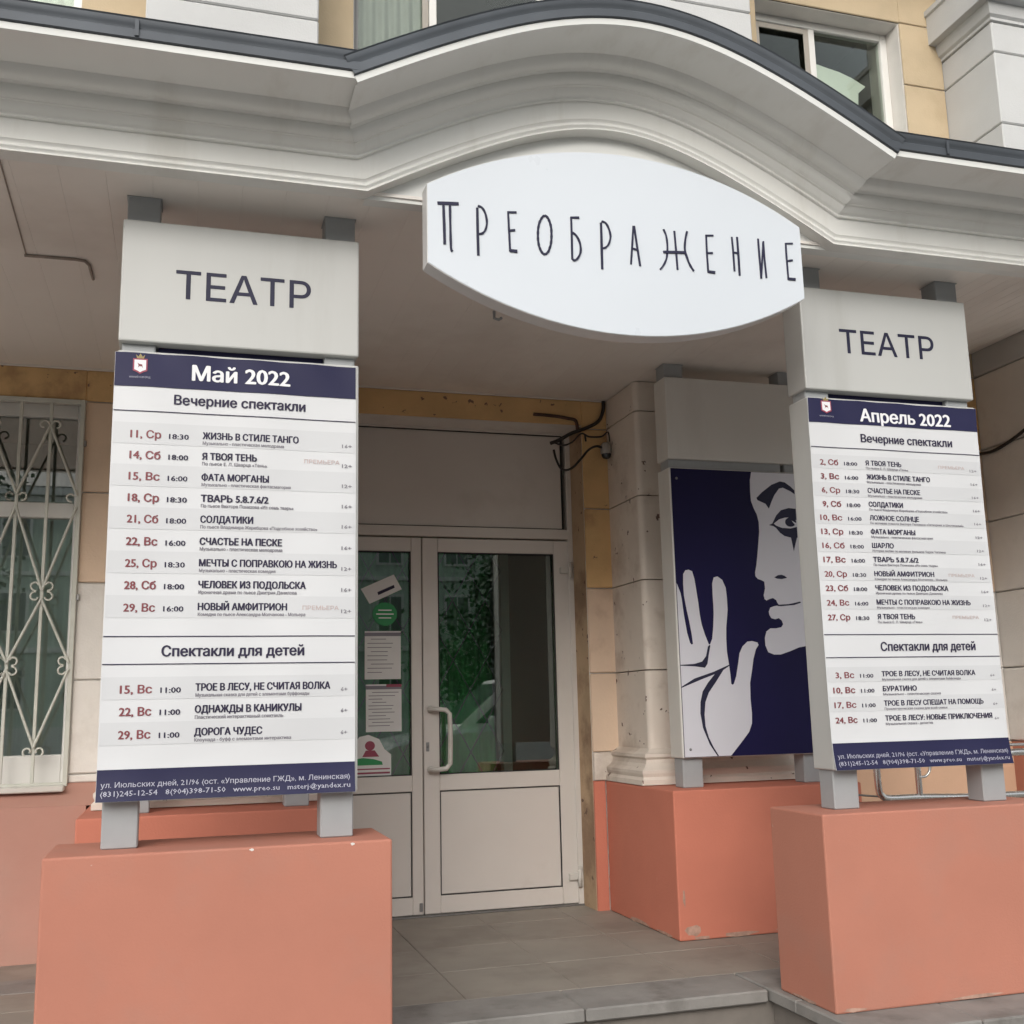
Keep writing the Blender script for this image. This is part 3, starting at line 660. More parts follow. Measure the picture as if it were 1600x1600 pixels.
# ================================================================ UPPER WINDOWS
def upwin(x0, x1, mull, label, style):
    z0, z1 = 4.352, 5.858; y0, y1 = 6.07, 6.13
    part('window_reveal', MB().box(x0 - .0045, x0 - .0003, YW + .015, 6.14, z0, z1).box(x1 + .0003, x1 + .0045, YW + .015, 6.14, z0, z1).box(x0, x1, YW + .015, 6.14, z1 - .004, z1 + .002), M['pale'])
    lw = .022 if style == 'blind' else .055
    f = MB().box(x0, x0 + lw, y0, y1, z0, z1 - .005, .004).box(x1 - .055, x1, y0, y1, z0, z1 - .005, .004).box(x0 + lw + .0002, x1 - .0552, y0, y1, z1 - .06, z1 - .005, .004).box(x0 + lw + .0002, x1 - .0552, y0, y1, z0, z0 + .055, .004)
    for mm in mull: f.box(mm - .024, mm + .024, y0, y1, z0 + .0552, z1 - .0602, .004)
    F = f.build('window', M['upvc_w'], TB, label=label)
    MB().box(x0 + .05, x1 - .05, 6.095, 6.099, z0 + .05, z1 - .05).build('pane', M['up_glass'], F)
    if mull:                                         # opening sash left of the mullion
        a, b = x0 + .06, mull[0] - .03
        (MB() if style == 'blind' else MB().box(a, a + .04, y0 - .008, y0 - .0005, z0 + .07, z1 - .075, .002)).box(b - .04, b, y0 - .008, y0 - .0005, z0 + .07, z1 - .075, .002).box(a + .0402, b - .0402, y0 - .008, y0 - .0005, z1 - .115, z1 - .075, .002).build('sash', M['sash'], F)
    MB().add([(x0 - .3, 8.6, 4), (x1 + .3, 8.6, 4), (x1 + .3, 8.6, 7), (x0 - .3, 8.6, 7)], [(0, 1, 2, 3)]).add([(x0 - .3, 6.3, 6.3), (x1 + .3, 6.3, 6.3), (x1 + .3, 8.6, 6.3), (x0 - .3, 8.6, 6.3)], [(0, 1, 2, 3)]).add([(x1 + .3, 6.3, 4), (x1 + .3, 8.6, 4), (x1 + .3, 8.6, 7), (x1 + .3, 6.3, 7)], [(0, 1, 2, 3)]).add([(x0 - .3, 6.3, 4), (x0 - .3, 8.6, 4), (x0 - .3, 8.6, 7), (x0 - .3, 6.3, 7)], [(0, 1, 2, 3)]).add([(x0 - .3, 6.3, 4.1), (x1 + .3, 6.3, 4.1), (x1 + .3, 8.6, 4.1), (x0 - .3, 8.6, 4.1)], [(0, 1, 2, 3)]).build('room_wall', M['dark'], F)
    return F
W0 = upwin(-1.9, -.655, [-1.28], 'upper window at the far left with pale pane', 'pale')
W1 = upwin(.870, 2.145, [1.388], 'upper window behind the rise of the arch, with a grey blind', 'blind')
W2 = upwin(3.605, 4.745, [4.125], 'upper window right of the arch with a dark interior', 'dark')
def blind(x0, x1, z0, z1, mt, label, y=6.16):
    vs = []; fs = []; n = 60
    for j in range(2):
        for i in range(n + 1):
            X = x0 + (x1 - x0) * i / n; vs.append((X, y + .014 * math.sin(X * 80), z0 if j == 0 else z1))
    for i in range(n): fs.append((i, i + 1, i + n + 2, i + n + 1))
    return tag(MB().add(vs, fs, 0, True).build('window_blind', mt), label, 'blind', 'blinds behind the upper windows')
blind(.885, 1.36, 4.4, 5.82, M['grey_blind'], 'grey vertical blind in the upper window left of the arch top', 6.118)
blind(-1.86, -.68, 4.4, 5.82, M['paper'], 'white blind in the upper window at the far left')
sky_sheet = thing('sky_reflection_sheet', (4.3, 6.3, 4.4), 'white sheet standing in for the sky reflection in the dark upper window right of the arch', 'curtain')
MB().prism([(4.152, 4.45), (4.152, 5.565), (4.26, 5.545), (4.36, 5.528), (4.457, 5.498), (4.569, 5.445), (4.505, 5.385), (4.497, 5.289), (4.49, 4.45)], 6.113, 6.12).build('cloth', M['paper'], sky_sheet)  # outline of a sky reflection, built as a pale sheet just behind the pane

# ================================================================ POSTER STANDS
from mathutils.geometry import delaunay_2d_cdt
_tc = bpy.data.curves.new('lettering', 'FONT'); _to = bpy.data.objects.new('lettering', _tc); COL.objects.link(_to)
_tc.fill_mode = 'NONE'
_gc = {}
def contours(body, res):
    _tc.body = body; _tc.resolution_u = res
    bpy.context.view_layer.update()
    me = bpy.data.meshes.new_from_object(_to.evaluated_get(bpy.context.evaluated_depsgraph_get()))
    vs = [v.co.xy.copy() for v in me.vertices]; es = [tuple(e.vertices) for e in me.edges]
    bpy.data.meshes.remove(me); return vs, es
def glyph(ch, res):
    k = (ch, res)
    if k in _gc: return _gc[k]
    iv, _ = contours('I', res); xi = max(v.x for v in iv)
    wv_, _ = contours(ch + 'I', res); adv = max(v.x for v in wv_) - xi
    if ch == ' ':
        wv_, _ = contours('I I', res); adv = max(v.x for v in wv_) - xi
        w2, _ = contours('II', res); adv -= max(v.x for v in w2) - xi
        _gc[k] = ([], [], [], adv); return _gc[k]
    vs, es = contours(ch, res)
    ov, oe, of, *_r = delaunay_2d_cdt(vs, es, [], 0, 1e-6)
    tris = []
    for f in of:
        c = sum((ov[i] for i in f), Vector((0, 0))) / len(f); n = 0
        for a, b in es:
            if (abs(a - b) == 1) != (b > a): a, b = b, a
            p, q = vs[a], vs[b]
            if (p.y > c.y) != (q.y > c.y) and c.x < p.x + (c.y - p.y) * (q.x - p.x) / (q.y - p.y): n += 1 if q.y > p.y else -1
        if n: tris.append(list(f))
    # orient anticlockwise
    for f in tris:
        a, b, c = (ov[i] for i in f[:3])
        if (b.x - a.x) * (c.y - a.y) - (b.y - a.y) * (c.x - a.x) < 0: f.reverse()
    _gc[k] = ([(v.x, v.y) for v in ov], tris, es, adv); return _gc[k]
def textmesh(body, res=2):
    x = 0; vs = []; fs = []
    for ch in body:
        v, f, e, adv = glyph(ch, res); n = len(vs)
        vs += [(a + x, b, 0) for a, b in v]; fs += [[i + n for i in t] for t in f]; x += adv
    return vs, fs
CAP = .728
def put(mb, body, x0, x1, z, cap, y, bold=0.0, fn=None, shear=0.0, res=2):
    thick = bold * 3.0
    vs, fs = textmesh(body, res)
    a = min(v[0] for v in vs); b = max(v[0] for v in vs)
    sx = cap / CAP * .95 if x1 is None else (x1 - x0) / (b - a)
    sz = cap / CAP
    o = []
    for v in vs:
        X = x0 + (v[0] - a) * sx; Z = z + v[1] * sz
        o.append((X, y - (fn(X, Z) if fn else 0), Z))
    d = thick * cap
    mb.add([(v[0] - d / 2, v[1], v[2]) for v in o] if d else o, fs)
    if d:
        for q, (ex, ez) in enumerate(((.5, 0), (0, .22), (0, -.22), (-.17, 0), (.17, 0)) if bold > .02 else ((.5, 0), (0, .15))):
            mb.add([(v[0] + d * ex, v[1] - .00006 * (q + 1), v[2] + d * ez) for v in o], fs)
HB = [2.376, 2.819]
def stand(x0, x1, ypost, zp, top, label, backnavy=True, posts=((.011, .122), (-.121, -.011))):
    t = thing('poster_stand', ((x0 + x1) / 2, ypost + .05, zp), label, 'poster stand', 'poster stands of the porch')
    for (a, b) in posts:
        A_, B_ = (x0 + a, x0 + b) if a > 0 else (x1 + a, x1 + b)
        MB().box(A_, B_, ypost, ypost + .098, zp + .0005, 2.9195, .004).box(A_ - .004, B_ + .004, ypost - .004, ypost + .102, 2.915, 2.9185, .001).build('post', M['post'], t)
    yf, yb = ypost - .028, ypost + .115
    return t, yf, yb
def header(t, x0, x1, yf, yb, z0, z1, word=None):
    h = MB().box(x0, x1, yf, yb, z0, z1, .006, seg=2).build('header_box', M['acp' if word else 'acp_shade_lift'], t)
    if word:
        vs, fs = textmesh(word[0], 3)
        a = min(v[0] for v in vs); b = max(v[0] for v in vs); s = (word[2] - word[1]) / (b - a); sz = word[4] / CAP; x = 0
        for ch in word[0]:
            gv, gf, ge, adv = glyph(ch, 3); nv = []; n = len(gv); W_ = .006
            # thicker strokes: three overprints, then one raised slab
            mb = MB()
            for q, (dx, dz) in enumerate(((0, 0), (W_, 0), (-W_, 0), (0, W_), (0, -W_))):
                mb.add([(word[1] + (p[0] + x + dx - a) * s, yf - .0008 - .00008 * q, word[3] + (p[1] + dz) * sz) for p in gv], gf)
            mb.build('letter', M['lettering'], h); x += adv
    return h
PANEL = (.848, 2.343)
SL, yfL, ybL = stand(-.245, .577, 3.81, .698, 0, 'white poster stand nearest the camera, its header reading ТЕАТР, above the left pedestal')
header(SL, -.245, .577, yfL, ybL, *HB, word=('ТЕАТР', -.063, .402, 2.5425, .1035))
MB().box(-.245, .577, yfL, ybL, *PANEL, .006, seg=2).build('panel_box', M['acp'], SL)
MB().box(-.115, .4535, 3.835, 3.88, 2.3435, 2.3755).build('infill_panel', M['navy'], SL)
SR, yfR, ybR = stand(2.415, 3.237, 3.81, .698, 0, 'white poster stand in front at the right, its header reading ТЕАТР, beside the oval sign')
header(SR, 2.415, 3.237, yfR, ybR, *HB, word=('ТЕАТР', 2.592, 3.055, 2.5425, .1035))
MB().box(2.415, 3.237, yfR, ybR, *PANEL, .006, seg=2).build('panel_box', M['acp'], SR)
MB().box(2.54, 3.115, 3.835, 3.88, 2.3435, 2.3755).build('infill_panel', M['navy'], SR)
SS, yfS, ybS = stand(2.415, 3.237, 5.155, .698, 0, 'white poster stand with the navy face poster, beside the door')
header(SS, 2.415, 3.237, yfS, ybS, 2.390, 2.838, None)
MB().box(2.425, 3.09, yfS + .022, yfS + .0275, 2.3425, 2.3895).build('infill_panel', M['post'], SS)
SQ, yfQ, ybQ = stand(-.245, .577, 5.155, .698, 0, 'white poster stand at the wall, almost hidden behind the May 2022 stand')
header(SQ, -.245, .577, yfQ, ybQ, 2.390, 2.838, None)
MB().box(-.245, .577, yfQ, ybQ, .845, 2.342, .006).build('panel_box', M['acp_shade_lift'], SQ)
MB().box(-.235, .567, yfQ - .004, yfQ - .001, .85, 2.337).build('poster_print', M['poster'], SQ)
ART=dict(
 face=[(3.026, 2.398), (3.015, 2.343), (3.012, 2.277), (3.014, 2.222), (3.029, 2.179), (3.045, 2.147), (3.054, 2.103), (3.053, 2.049), (3.043, 1.984), (3.031, 1.908), (3.022, 1.86), (3.012, 1.823), (3.012, 1.801), (3.026, 1.785), (3.049, 1.778), (3.065, 1.77), (3.067, 1.733), (3.056, 1.695), (3.06, 1.674), (3.071, 1.666), (3.089, 1.674), (3.113, 1.68), (3.131, 1.669), (3.138, 1.653), (3.149, 1.64), (3.116, 1.635), (3.092, 1.627), (3.081, 1.605), (3.083, 1.588), (3.094, 1.569), (3.117, 1.563), (3.141, 1.569), (3.158, 1.556), (3.165, 1.535), (3.152, 1.519), (3.119, 1.513), (3.084, 1.513), (3.059, 1.496), (3.047, 1.462), (3.047, 1.42), (3.062, 1.383), (3.097, 1.37), (3.138, 1.37), (3.199, 1.388), (3.254, 1.408), (3.292, 1.427), (3.293, 1.466), (3.293, 1.541), (3.293, 2.386)],
 brow=[(3.049, 2.242), (3.084, 2.274), (3.148, 2.32), (3.204, 2.342), (3.235, 2.337), (3.27, 2.314), (3.293, 2.293), (3.293, 2.233), (3.293, 2.27), (3.268, 2.286), (3.22, 2.306), (3.195, 2.3), (3.162, 2.26), (3.141, 2.221), (3.123, 2.182), (3.104, 2.209), (3.074, 2.221), (3.054, 2.229)],
 shadow=[(3.116, 2.089), (3.138, 2.098), (3.166, 2.145), (3.198, 2.176), (3.248, 2.19), (3.293, 2.187), (3.293, 2.156), (3.293, 2.09), (3.293, 2.056), (3.293, 2.022), (3.289, 2.022), (3.276, 1.984), (3.263, 1.943), (3.257, 1.983), (3.25, 2.021), (3.211, 2.029), (3.183, 2.047), (3.16, 2.074), (3.143, 2.084)],
 eye=[(3.147, 2.098), (3.182, 2.123), (3.219, 2.134), (3.256, 2.136), (3.293, 2.121), (3.293, 2.089), (3.293, 2.083), (3.251, 2.073), (3.197, 2.075), (3.161, 2.087)],
 iris=[(3.29, 2.111), (3.286, 2.1), (3.278, 2.091), (3.266, 2.085), (3.252, 2.083), (3.239, 2.084), (3.228, 2.09), (3.221, 2.099), (3.219, 2.109), (3.222, 2.12), (3.231, 2.129), (3.243, 2.135), (3.256, 2.138), (3.27, 2.136), (3.281, 2.13), (3.288, 2.121)],
 glint=[(3.26, 2.119), (3.293, 2.102), (3.28, 2.094)],
 nostril=[(3.128, 1.795), (3.153, 1.808), (3.177, 1.81), (3.195, 1.804), (3.209, 1.793), (3.175, 1.786), (3.145, 1.788)],
 mouth=[(3.138, 1.643), (3.207, 1.647), (3.25, 1.655), (3.28, 1.662), (3.286, 1.655), (3.242, 1.642), (3.158, 1.635), (3.137, 1.636)],
 hand=[(2.527, 1.758), (2.542, 1.738), (2.555, 1.702), (2.561, 1.665), (2.568, 1.588), (2.574, 1.545), (2.582, 1.489), (2.596, 1.437), (2.604, 1.427), (2.613, 1.43), (2.608, 1.484), (2.597, 1.555), (2.586, 1.612), (2.58, 1.65), (2.574, 1.691), (2.573, 1.754), (2.576, 1.806), (2.59, 1.827), (2.61, 1.83), (2.63, 1.822), (2.641, 1.781), (2.649, 1.718), (2.657, 1.65), (2.662, 1.588), (2.67, 1.535), (2.687, 1.478), (2.706, 1.429), (2.713, 1.426), (2.728, 1.457), (2.738, 1.519), (2.745, 1.592), (2.746, 1.641), (2.745, 1.693), (2.746, 1.756), (2.757, 1.79), (2.78, 1.796), (2.808, 1.777), (2.826, 1.735), (2.83, 1.683), (2.83, 1.615), (2.824, 1.571), (2.816, 1.519), (2.812, 1.457), (2.812, 1.385), (2.82, 1.318), (2.825, 1.262), (2.827, 1.216), (2.834, 1.21), (2.842, 1.215), (2.859, 1.256), (2.875, 1.323), (2.887, 1.379), (2.907, 1.415), (2.938, 1.441), (2.967, 1.444), (2.999, 1.436), (3.005, 1.423), (2.987, 1.399), (2.969, 1.348), (2.956, 1.286), (2.94, 1.219), (2.937, 1.132), (2.94, 1.056), (2.937, 1.005), (2.917, 0.96), (2.867, 0.906), (2.806, 0.843), (2.8, 0.838), (2.527, 0.838)],
 l1=[(2.527, 1.32), (2.615, 1.324), (2.661, 1.336), (2.686, 1.365), (2.7, 1.416), (2.709, 1.424), (2.715, 1.422), (2.703, 1.375), (2.692, 1.324), (2.676, 1.303), (2.615, 1.311), (2.527, 1.315)],
 l2=[(2.527, 1.205), (2.611, 1.247), (2.726, 1.281), (2.808, 1.313), (2.824, 1.319), (2.819, 1.31), (2.784, 1.29), (2.74, 1.232), (2.691, 1.172), (2.668, 1.122), (2.659, 1.057), (2.661, 0.997), (2.677, 0.937), (2.702, 0.886), (2.731, 0.838), (2.722, 0.838), (2.68, 0.902), (2.646, 0.987), (2.635, 1.063), (2.639, 1.123), (2.655, 1.178), (2.688, 1.223), (2.731, 1.268), (2.656, 1.243), (2.527, 1.199)],
)
SIGN=[
 [([[0.8, 2.846], [0.838, 2.849], [0.876, 2.852]],0.011),([[0.821, 2.844], [0.823, 2.77], [0.824, 2.696]],0.0087),([[0.844, 2.846], [0.845, 2.754], [0.846, 2.686], [0.851, 2.672]],0.0078)],
 [([[0.943, 2.845], [0.943, 2.756], [0.944, 2.667]],0.0087),([[0.945, 2.852], [0.959, 2.848], [0.971, 2.829], [0.977, 2.797], [0.972, 2.768], [0.961, 2.752], [0.947, 2.747]],0.0073)],
 [([[1.056, 2.844], [1.058, 2.768], [1.06, 2.694]],0.0069),([[1.054, 2.841], [1.087, 2.844]],0.0069),([[1.058, 2.772], [1.08, 2.776]],0.0069),([[1.059, 2.697], [1.086, 2.697]],0.0096)],
 [([[1.193, 2.844], [1.199, 2.842], [1.205, 2.835], [1.21, 2.824], [1.214, 2.809], [1.216, 2.792], [1.216, 2.773], [1.215, 2.754], [1.212, 2.736], [1.207, 2.72], [1.202, 2.708], [1.195, 2.7], [1.189, 2.697], [1.182, 2.699], [1.176, 2.706], [1.171, 2.717], [1.167, 2.731], [1.165, 2.749], [1.165, 2.767], [1.166, 2.786], [1.169, 2.804], [1.174, 2.82], [1.18, 2.832], [1.186, 2.84], [1.193, 2.844]],0.0083)],
 [([[1.293, 2.851], [1.293, 2.77], [1.292, 2.689]],0.0069),([[1.292, 2.848], [1.324, 2.851]],0.0073),([[1.295, 2.791], [1.311, 2.779], [1.324, 2.75], [1.324, 2.717], [1.312, 2.694], [1.3, 2.685], [1.291, 2.691]],0.0073)],
 [([[1.408, 2.841], [1.407, 2.749], [1.406, 2.662]],0.0083),([[1.41, 2.846], [1.426, 2.842], [1.438, 2.82], [1.443, 2.791], [1.435, 2.762], [1.422, 2.747], [1.409, 2.742]],0.0069)],
 [([[1.535, 2.843], [1.528, 2.773], [1.519, 2.692]],0.0064),([[1.538, 2.843], [1.546, 2.765], [1.555, 2.689]],0.0069),([[1.525, 2.754], [1.549, 2.75]],0.0064)],
 [([[1.655, 2.843], [1.665, 2.818], [1.668, 2.778], [1.664, 2.738], [1.653, 2.709], [1.634, 2.683]],0.0069),([[1.699, 2.841], [1.702, 2.762], [1.704, 2.689]],0.0064),([[1.751, 2.845], [1.742, 2.811], [1.738, 2.771], [1.748, 2.731], [1.758, 2.708], [1.77, 2.69]],0.0069),([[1.65, 2.753], [1.739, 2.76]],0.0087)],
 [([[1.829, 2.84], [1.828, 2.765], [1.829, 2.693]],0.0064),([[1.826, 2.837], [1.859, 2.84]],0.0055),([[1.829, 2.767], [1.852, 2.77]],0.006),([[1.827, 2.694], [1.857, 2.693]],0.0087)],
 [([[1.936, 2.843], [1.938, 2.781], [1.939, 2.706]],0.0064),([[1.958, 2.845], [1.959, 2.768], [1.959, 2.691]],0.0073),([[1.937, 2.781], [1.959, 2.78]],0.006)],
 [([[2.047, 2.848], [2.048, 2.777], [2.05, 2.688]],0.0069),([[2.069, 2.84], [2.069, 2.764], [2.072, 2.692]],0.006),([[2.05, 2.692], [2.068, 2.836]],0.0055)],
 [([[2.165, 2.842], [2.165, 2.768], [2.166, 2.694]],0.0064),([[2.163, 2.84], [2.196, 2.844]],0.0055),([[2.165, 2.77], [2.19, 2.775]],0.006),([[2.164, 2.698], [2.196, 2.698]],0.0087)],
]
pb = MB().box(2.415, 3.237, yfS, ybS, .845, 2.342, .006, seg=2).build('panel_box', M['acp_shade_lift'], SS)
fp = thing('face_poster', (2.83, yfS - .004, .848), 'navy poster of a white mime face in profile and a raised hand', 'poster')
MB().box(2.424, 3.232, yfS - .0025, yfS - .0005, .849, 2.337).build('poster_ground', M['poster'], fp)
yb_ = yfS - .003
KS = (yb_) / 5.352
def art(k, lo=2.426, hi=3.230, zl=.851, zh=2.335):
    return [(min(max(a * KS, lo), hi), min(max(1.1089 + (b - 1.1089) * KS, zl), zh)) for a, b in ART[k]]
fc = art('face'); fc[-1] = (3.230, 2.335)
for q in range(len(fc)):
    if fc[q][0] > 3.15: fc[q] = (3.230, fc[q][1])
MB().flat(fc, yb_ - .0003).build('printed_face', M['poster_w'], fp)
MB().flat(art('hand'), yb_ - .0003).build('printed_hand', M['poster_w'], fp)
mb = MB()
for k_ in ('brow', 'shadow', 'nostril', 'mouth', 'l1', 'l2'): mb.flat(art(k_), yb_ - .0009)
tag(mb.build('printed_features', M['lettering'], fp), kind='stuff')
MB().flat(art('eye'), yb_ - .0015).build('printed_eye', M['poster_w'], fp)
MB().flat(art('iris'), yb_ - .0021).build('printed_iris', M['lettering'], fp)
MB().flat(art('glint'), yb_ - .0027).build('printed_glint', M['poster_w'], fp)
for (sx, sz) in ((2.455, 2.283), (2.458, .888), (3.20, .888), (3.20, 2.283)):
    MB().lathe([(0, -.006), (.004, -.0055), (.007, -.003), (.007, .001)], (sx, yb_, sz), 'Y', 12).build('screw', M['screw'], fp)

# ---------------------------------------------------------------- banners
def banner(x0, x1, yf, label, month, mx0, mx1, ev, kids, heads, rows, krows, rowz, krowz, cols, seed, emb, foot):
    t = thing('schedule_banner', ((x0 + x1) / 2, yf - .006, .85), label, 'banner', 'schedule banners on the front stands')
    zt, zb = 2.334, .848
    ph = seed * 1.7
    def wv(X, Z):
        u = (X - x0) / (x1 - x0)
        v = .0022 * math.sin(7 * X + 2.3 * Z + ph) + .0015 * math.sin(17 * X - 5 * Z + ph) + .0012 * math.sin(9 * Z + ph * 2)
        top = max(0, (Z - 2.12) / .22); v += top * .004 * math.sin(31 * X + 14 * Z) * (1 - .3 * u)
        bot = max(0, (.99 - Z) / .14); v += .018 * bot * bot + bot * .002 * math.sin(23 * X)
        return v + .006
    by = yf - .0015
    cl = MB().sheet(x0, x1, zb, zt, by, 70, 110, wv).build('banner_cloth', M['banner'], t)
    E1, E2, E3 = by - .0010, by - .0020, by - .0032
    MB().sheet(x0 + .001, x1 - .001, heads[0], zt - .001, E2, 80, 14, wv).build('heading_band', M['navy'], t)
    MB().sheet(x0 + .001, x1 - .001, zb + .001, heads[1], E2, 80, 14, wv).build('footer_band', M['navy'], t)
    for (a, b) in emb['stripes']: MB().sheet(x0 + .004, x1 - .004, a, b, E1, 70, 5, wv).build('grey_row', M['stripe'], t)
    mb = MB()
    for z in (2.129, 1.369, 1.279): mb.sheet(x0 + .002, x1 - .002, z - .0017, z + .0017, E2, 70, 1, wv)
    put(mb, 'Вечерние спектакли', ev[0], ev[1], 2.158, .034, E2, .032, wv)
    put(mb, 'Спектакли для детей', kids[0], kids[1], 1.304, .035, E2, .032, wv)
    dk = mb; rd = MB(); gy_ = MB(); pr = MB()
    cx, cxe, tx, txe, nx_, ag, px0, px1 = cols
    cap = emb['cap']
    for (d, tm, ttl, te, sub, se, age, prem, dx), z in zip(rows + krows, rowz + krowz):
        put(rd, d, cx + dx, cxe + (0 if z > 1.3 else (.0)), z - cap * .62, cap * 1.02, E2, .034, wv)
        put(dk, tm, tx, txe, z - cap * .60, cap * .68, E2, .034, wv)
        put(dk, ttl, nx_, nx_ + te, z - cap * .42, cap * .90, E2, .042, wv)
        put(gy_, sub, nx_, nx_ + se, z - cap * 1.15, cap * .42, E2, .03, wv, res=1)
        put(gy_, age, ag, ag + (.034 if len(age) > 2 else .022), z - cap * .75, cap * .50, E2, .03, wv, res=1)
        if prem: put(pr, 'ПРЕМЬЕРА', px0, px1, z - cap * .35, cap * .55, E2, .012, wv, res=1)
    for mb_, nm_, mt_ in ((dk, 'printed_text', 'ink'), (rd, 'printed_dates', 'red_ink'), (gy_, 'printed_small_text', 'grey_ink'), (pr, 'printed_premiere', 'pale_red')):
        if mb_.v: tag(mb_.build(nm_, M[mt_], t), kind='stuff')
    wt = MB(); put(wt, month, mx0, mx1, 2.246, .054, E3, .03, wv, res=3)
    wt.build('month_title', M['white_ink'], t)
    ft = MB()
    put(ft, 'ул. Июльских дней, 21/96 (ост. «Управление ГЖД», м. Ленинская)', foot[0], foot[1], .892, .017, E3, .004, wv, res=1)
    put(ft, '(831)245-12-54   8(904)398-71-50   www.preo.su   msterj@yandex.ru', foot[0], foot[1], .865, .017, E3, .004, wv, res=1)
    tag(ft.build('printed_address', M['white_soft'], t), kind='stuff')
    # small town emblem: crown, red-rimmed white shield with a small beast
    ex, ez = emb['at']; e = .021
    def sh(k): return [(ex - e * k, ez + e * 1.0 * k), (ex - e * k, ez - e * .8 * k), (ex - e * .4 * k, ez - e * 1.05 * k), (ex, ez - e * 1.3 * k), (ex + e * .4 * k, ez - e * 1.05 * k), (ex + e * k, ez - e * .8 * k), (ex + e * k, ez + e * k)]
    def wf_(poly, d):
        q = MB().flat(poly, E3 - d); q.v = [(v[0], v[1] - wv(ex, v[2]), v[2]) for v in q.v]; return q
    wf_(sh(1.12), .0012).build('emblem_rim', M['magenta'], t)
    wf_(sh(.9), .0017).build('emblem_shield', M['white_ink'], t)
    wf_([(ex - .008, ez - .010), (ex - .005, ez - .002), (ex - .009, ez + .008), (ex - .003, ez + .004), (ex + .006, ez + .003), (ex + .009, ez - .010), (ex + .005, ez - .004), (ex - .003, ez - .004)], .0022).build('emblem_beast', M['red_ink'], t)
    wf_([(ex - .011, ez + .024), (ex + .011, ez + .024), (ex + .015, ez + .038), (ex + .007, ez + .030), (ex, ez + .042), (ex - .007, ez + .030), (ex - .015, ez + .038)], .0012).build('emblem_crown', M['gold'], t)
    g2 = MB(); put(g2, 'НИЖНИЙ НОВГОРОД', ex - .034, ex + .034, ez - .044, .006, E3, 0, wv, res=1); g2.build('emblem_caption', M['white_soft'], t)
    return t
md = 'Музыкально - пластическая мелодрама'
rL = [('11, Ср', '18:30', 'ЖИЗНЬ В СТИЛЕ ТАНГО', .322, md, .272, '16+', 0, 0),
 ('14, Сб', '18:00', 'Я ТВОЯ ТЕНЬ', .180, 'По пьесе Е. Л. Шварца «Тень»', .215, '12+', 1, 0),
 ('15, Вс', '16:00', 'ФАТА МОРГАНЫ', .222, 'Музыкально - пластическая фантасмагория', .297, '12+', 0, 0),
 ('18, Ср', '18:30', 'ТВАРЬ 5.8.7.6/2', .222, 'По пьесе Виктора Понизова «Из семь тварь»', .308, '16+', 0, 0),
 ('21, Сб', '18:00', 'СОЛДАТИКИ', .172, 'По пьесе Владимира Жеребцова «Подсобное хозяйство»', .390, '16+', 0, 0),
 ('22, Вс', '16:00', 'СЧАСТЬЕ НА ПЕСКЕ', .270, md, .272, '16+', 0, 0),
 ('25, Ср', '18:30', 'МЕЧТЫ С ПОПРАВКОЮ НА ЖИЗНЬ', .458, 'Музыкально - пластическая комедия', .250, '12+', 0, 0),
 ('28, Сб', '18:00', 'ЧЕЛОВЕК ИЗ ПОДОЛЬСКА', .352, 'Ироничная драма по пьесе Дмитрия Данилова', .322, '16+', 0, 0),
 ('29, Вс', '16:00', 'НОВЫЙ АМФИТРИОН', .290, 'Комедия по пьесе Александра Молчанова - Мольера', .352, '12+', 1, 0)]
kL = [('15, Вс', '11:00', 'ТРОЕ В ЛЕСУ, НЕ СЧИТАЯ ВОЛКА', .438, 'Музыкальная сказка для детей с элементами буффонады', .368, '6+', 0, 0),
 ('22, Вс', '11:00', 'ОДНАЖДЫ В КАНИКУЛЫ', .342, 'Пластический интерактивный спектакль', .283, '6+', 0, 0),
 ('29, Вс', '11:00', 'ДОРОГА ЧУДЕС', .215, 'Клоунада - буфф с элементами интерактива', .310, '6+', 0, 0)]
zL = [2.052, 1.980, 1.907, 1.834, 1.762, 1.687, 1.614, 1.541, 1.467]
zk = [1.202, 1.131, 1.058]
strL = [(z - .037, z + .037) for z in zL[0::2]] + [(z - .036, z + .036) for z in zk[0::2]]
banner(-.252, .566, yfL, 'May 2022 repertoire banner on the stand nearest the camera', 'Май 2022', .002, .331, (-.055, .386), (-.068, .391), (2.215, .947),
       rL, kL, zL, zk, (-.192, -.095, -.068, -.005, .042, .517, .385, .508), 1, dict(stripes=strL, at=(-.170, 2.288), cap=.0265), (-.238, .548))
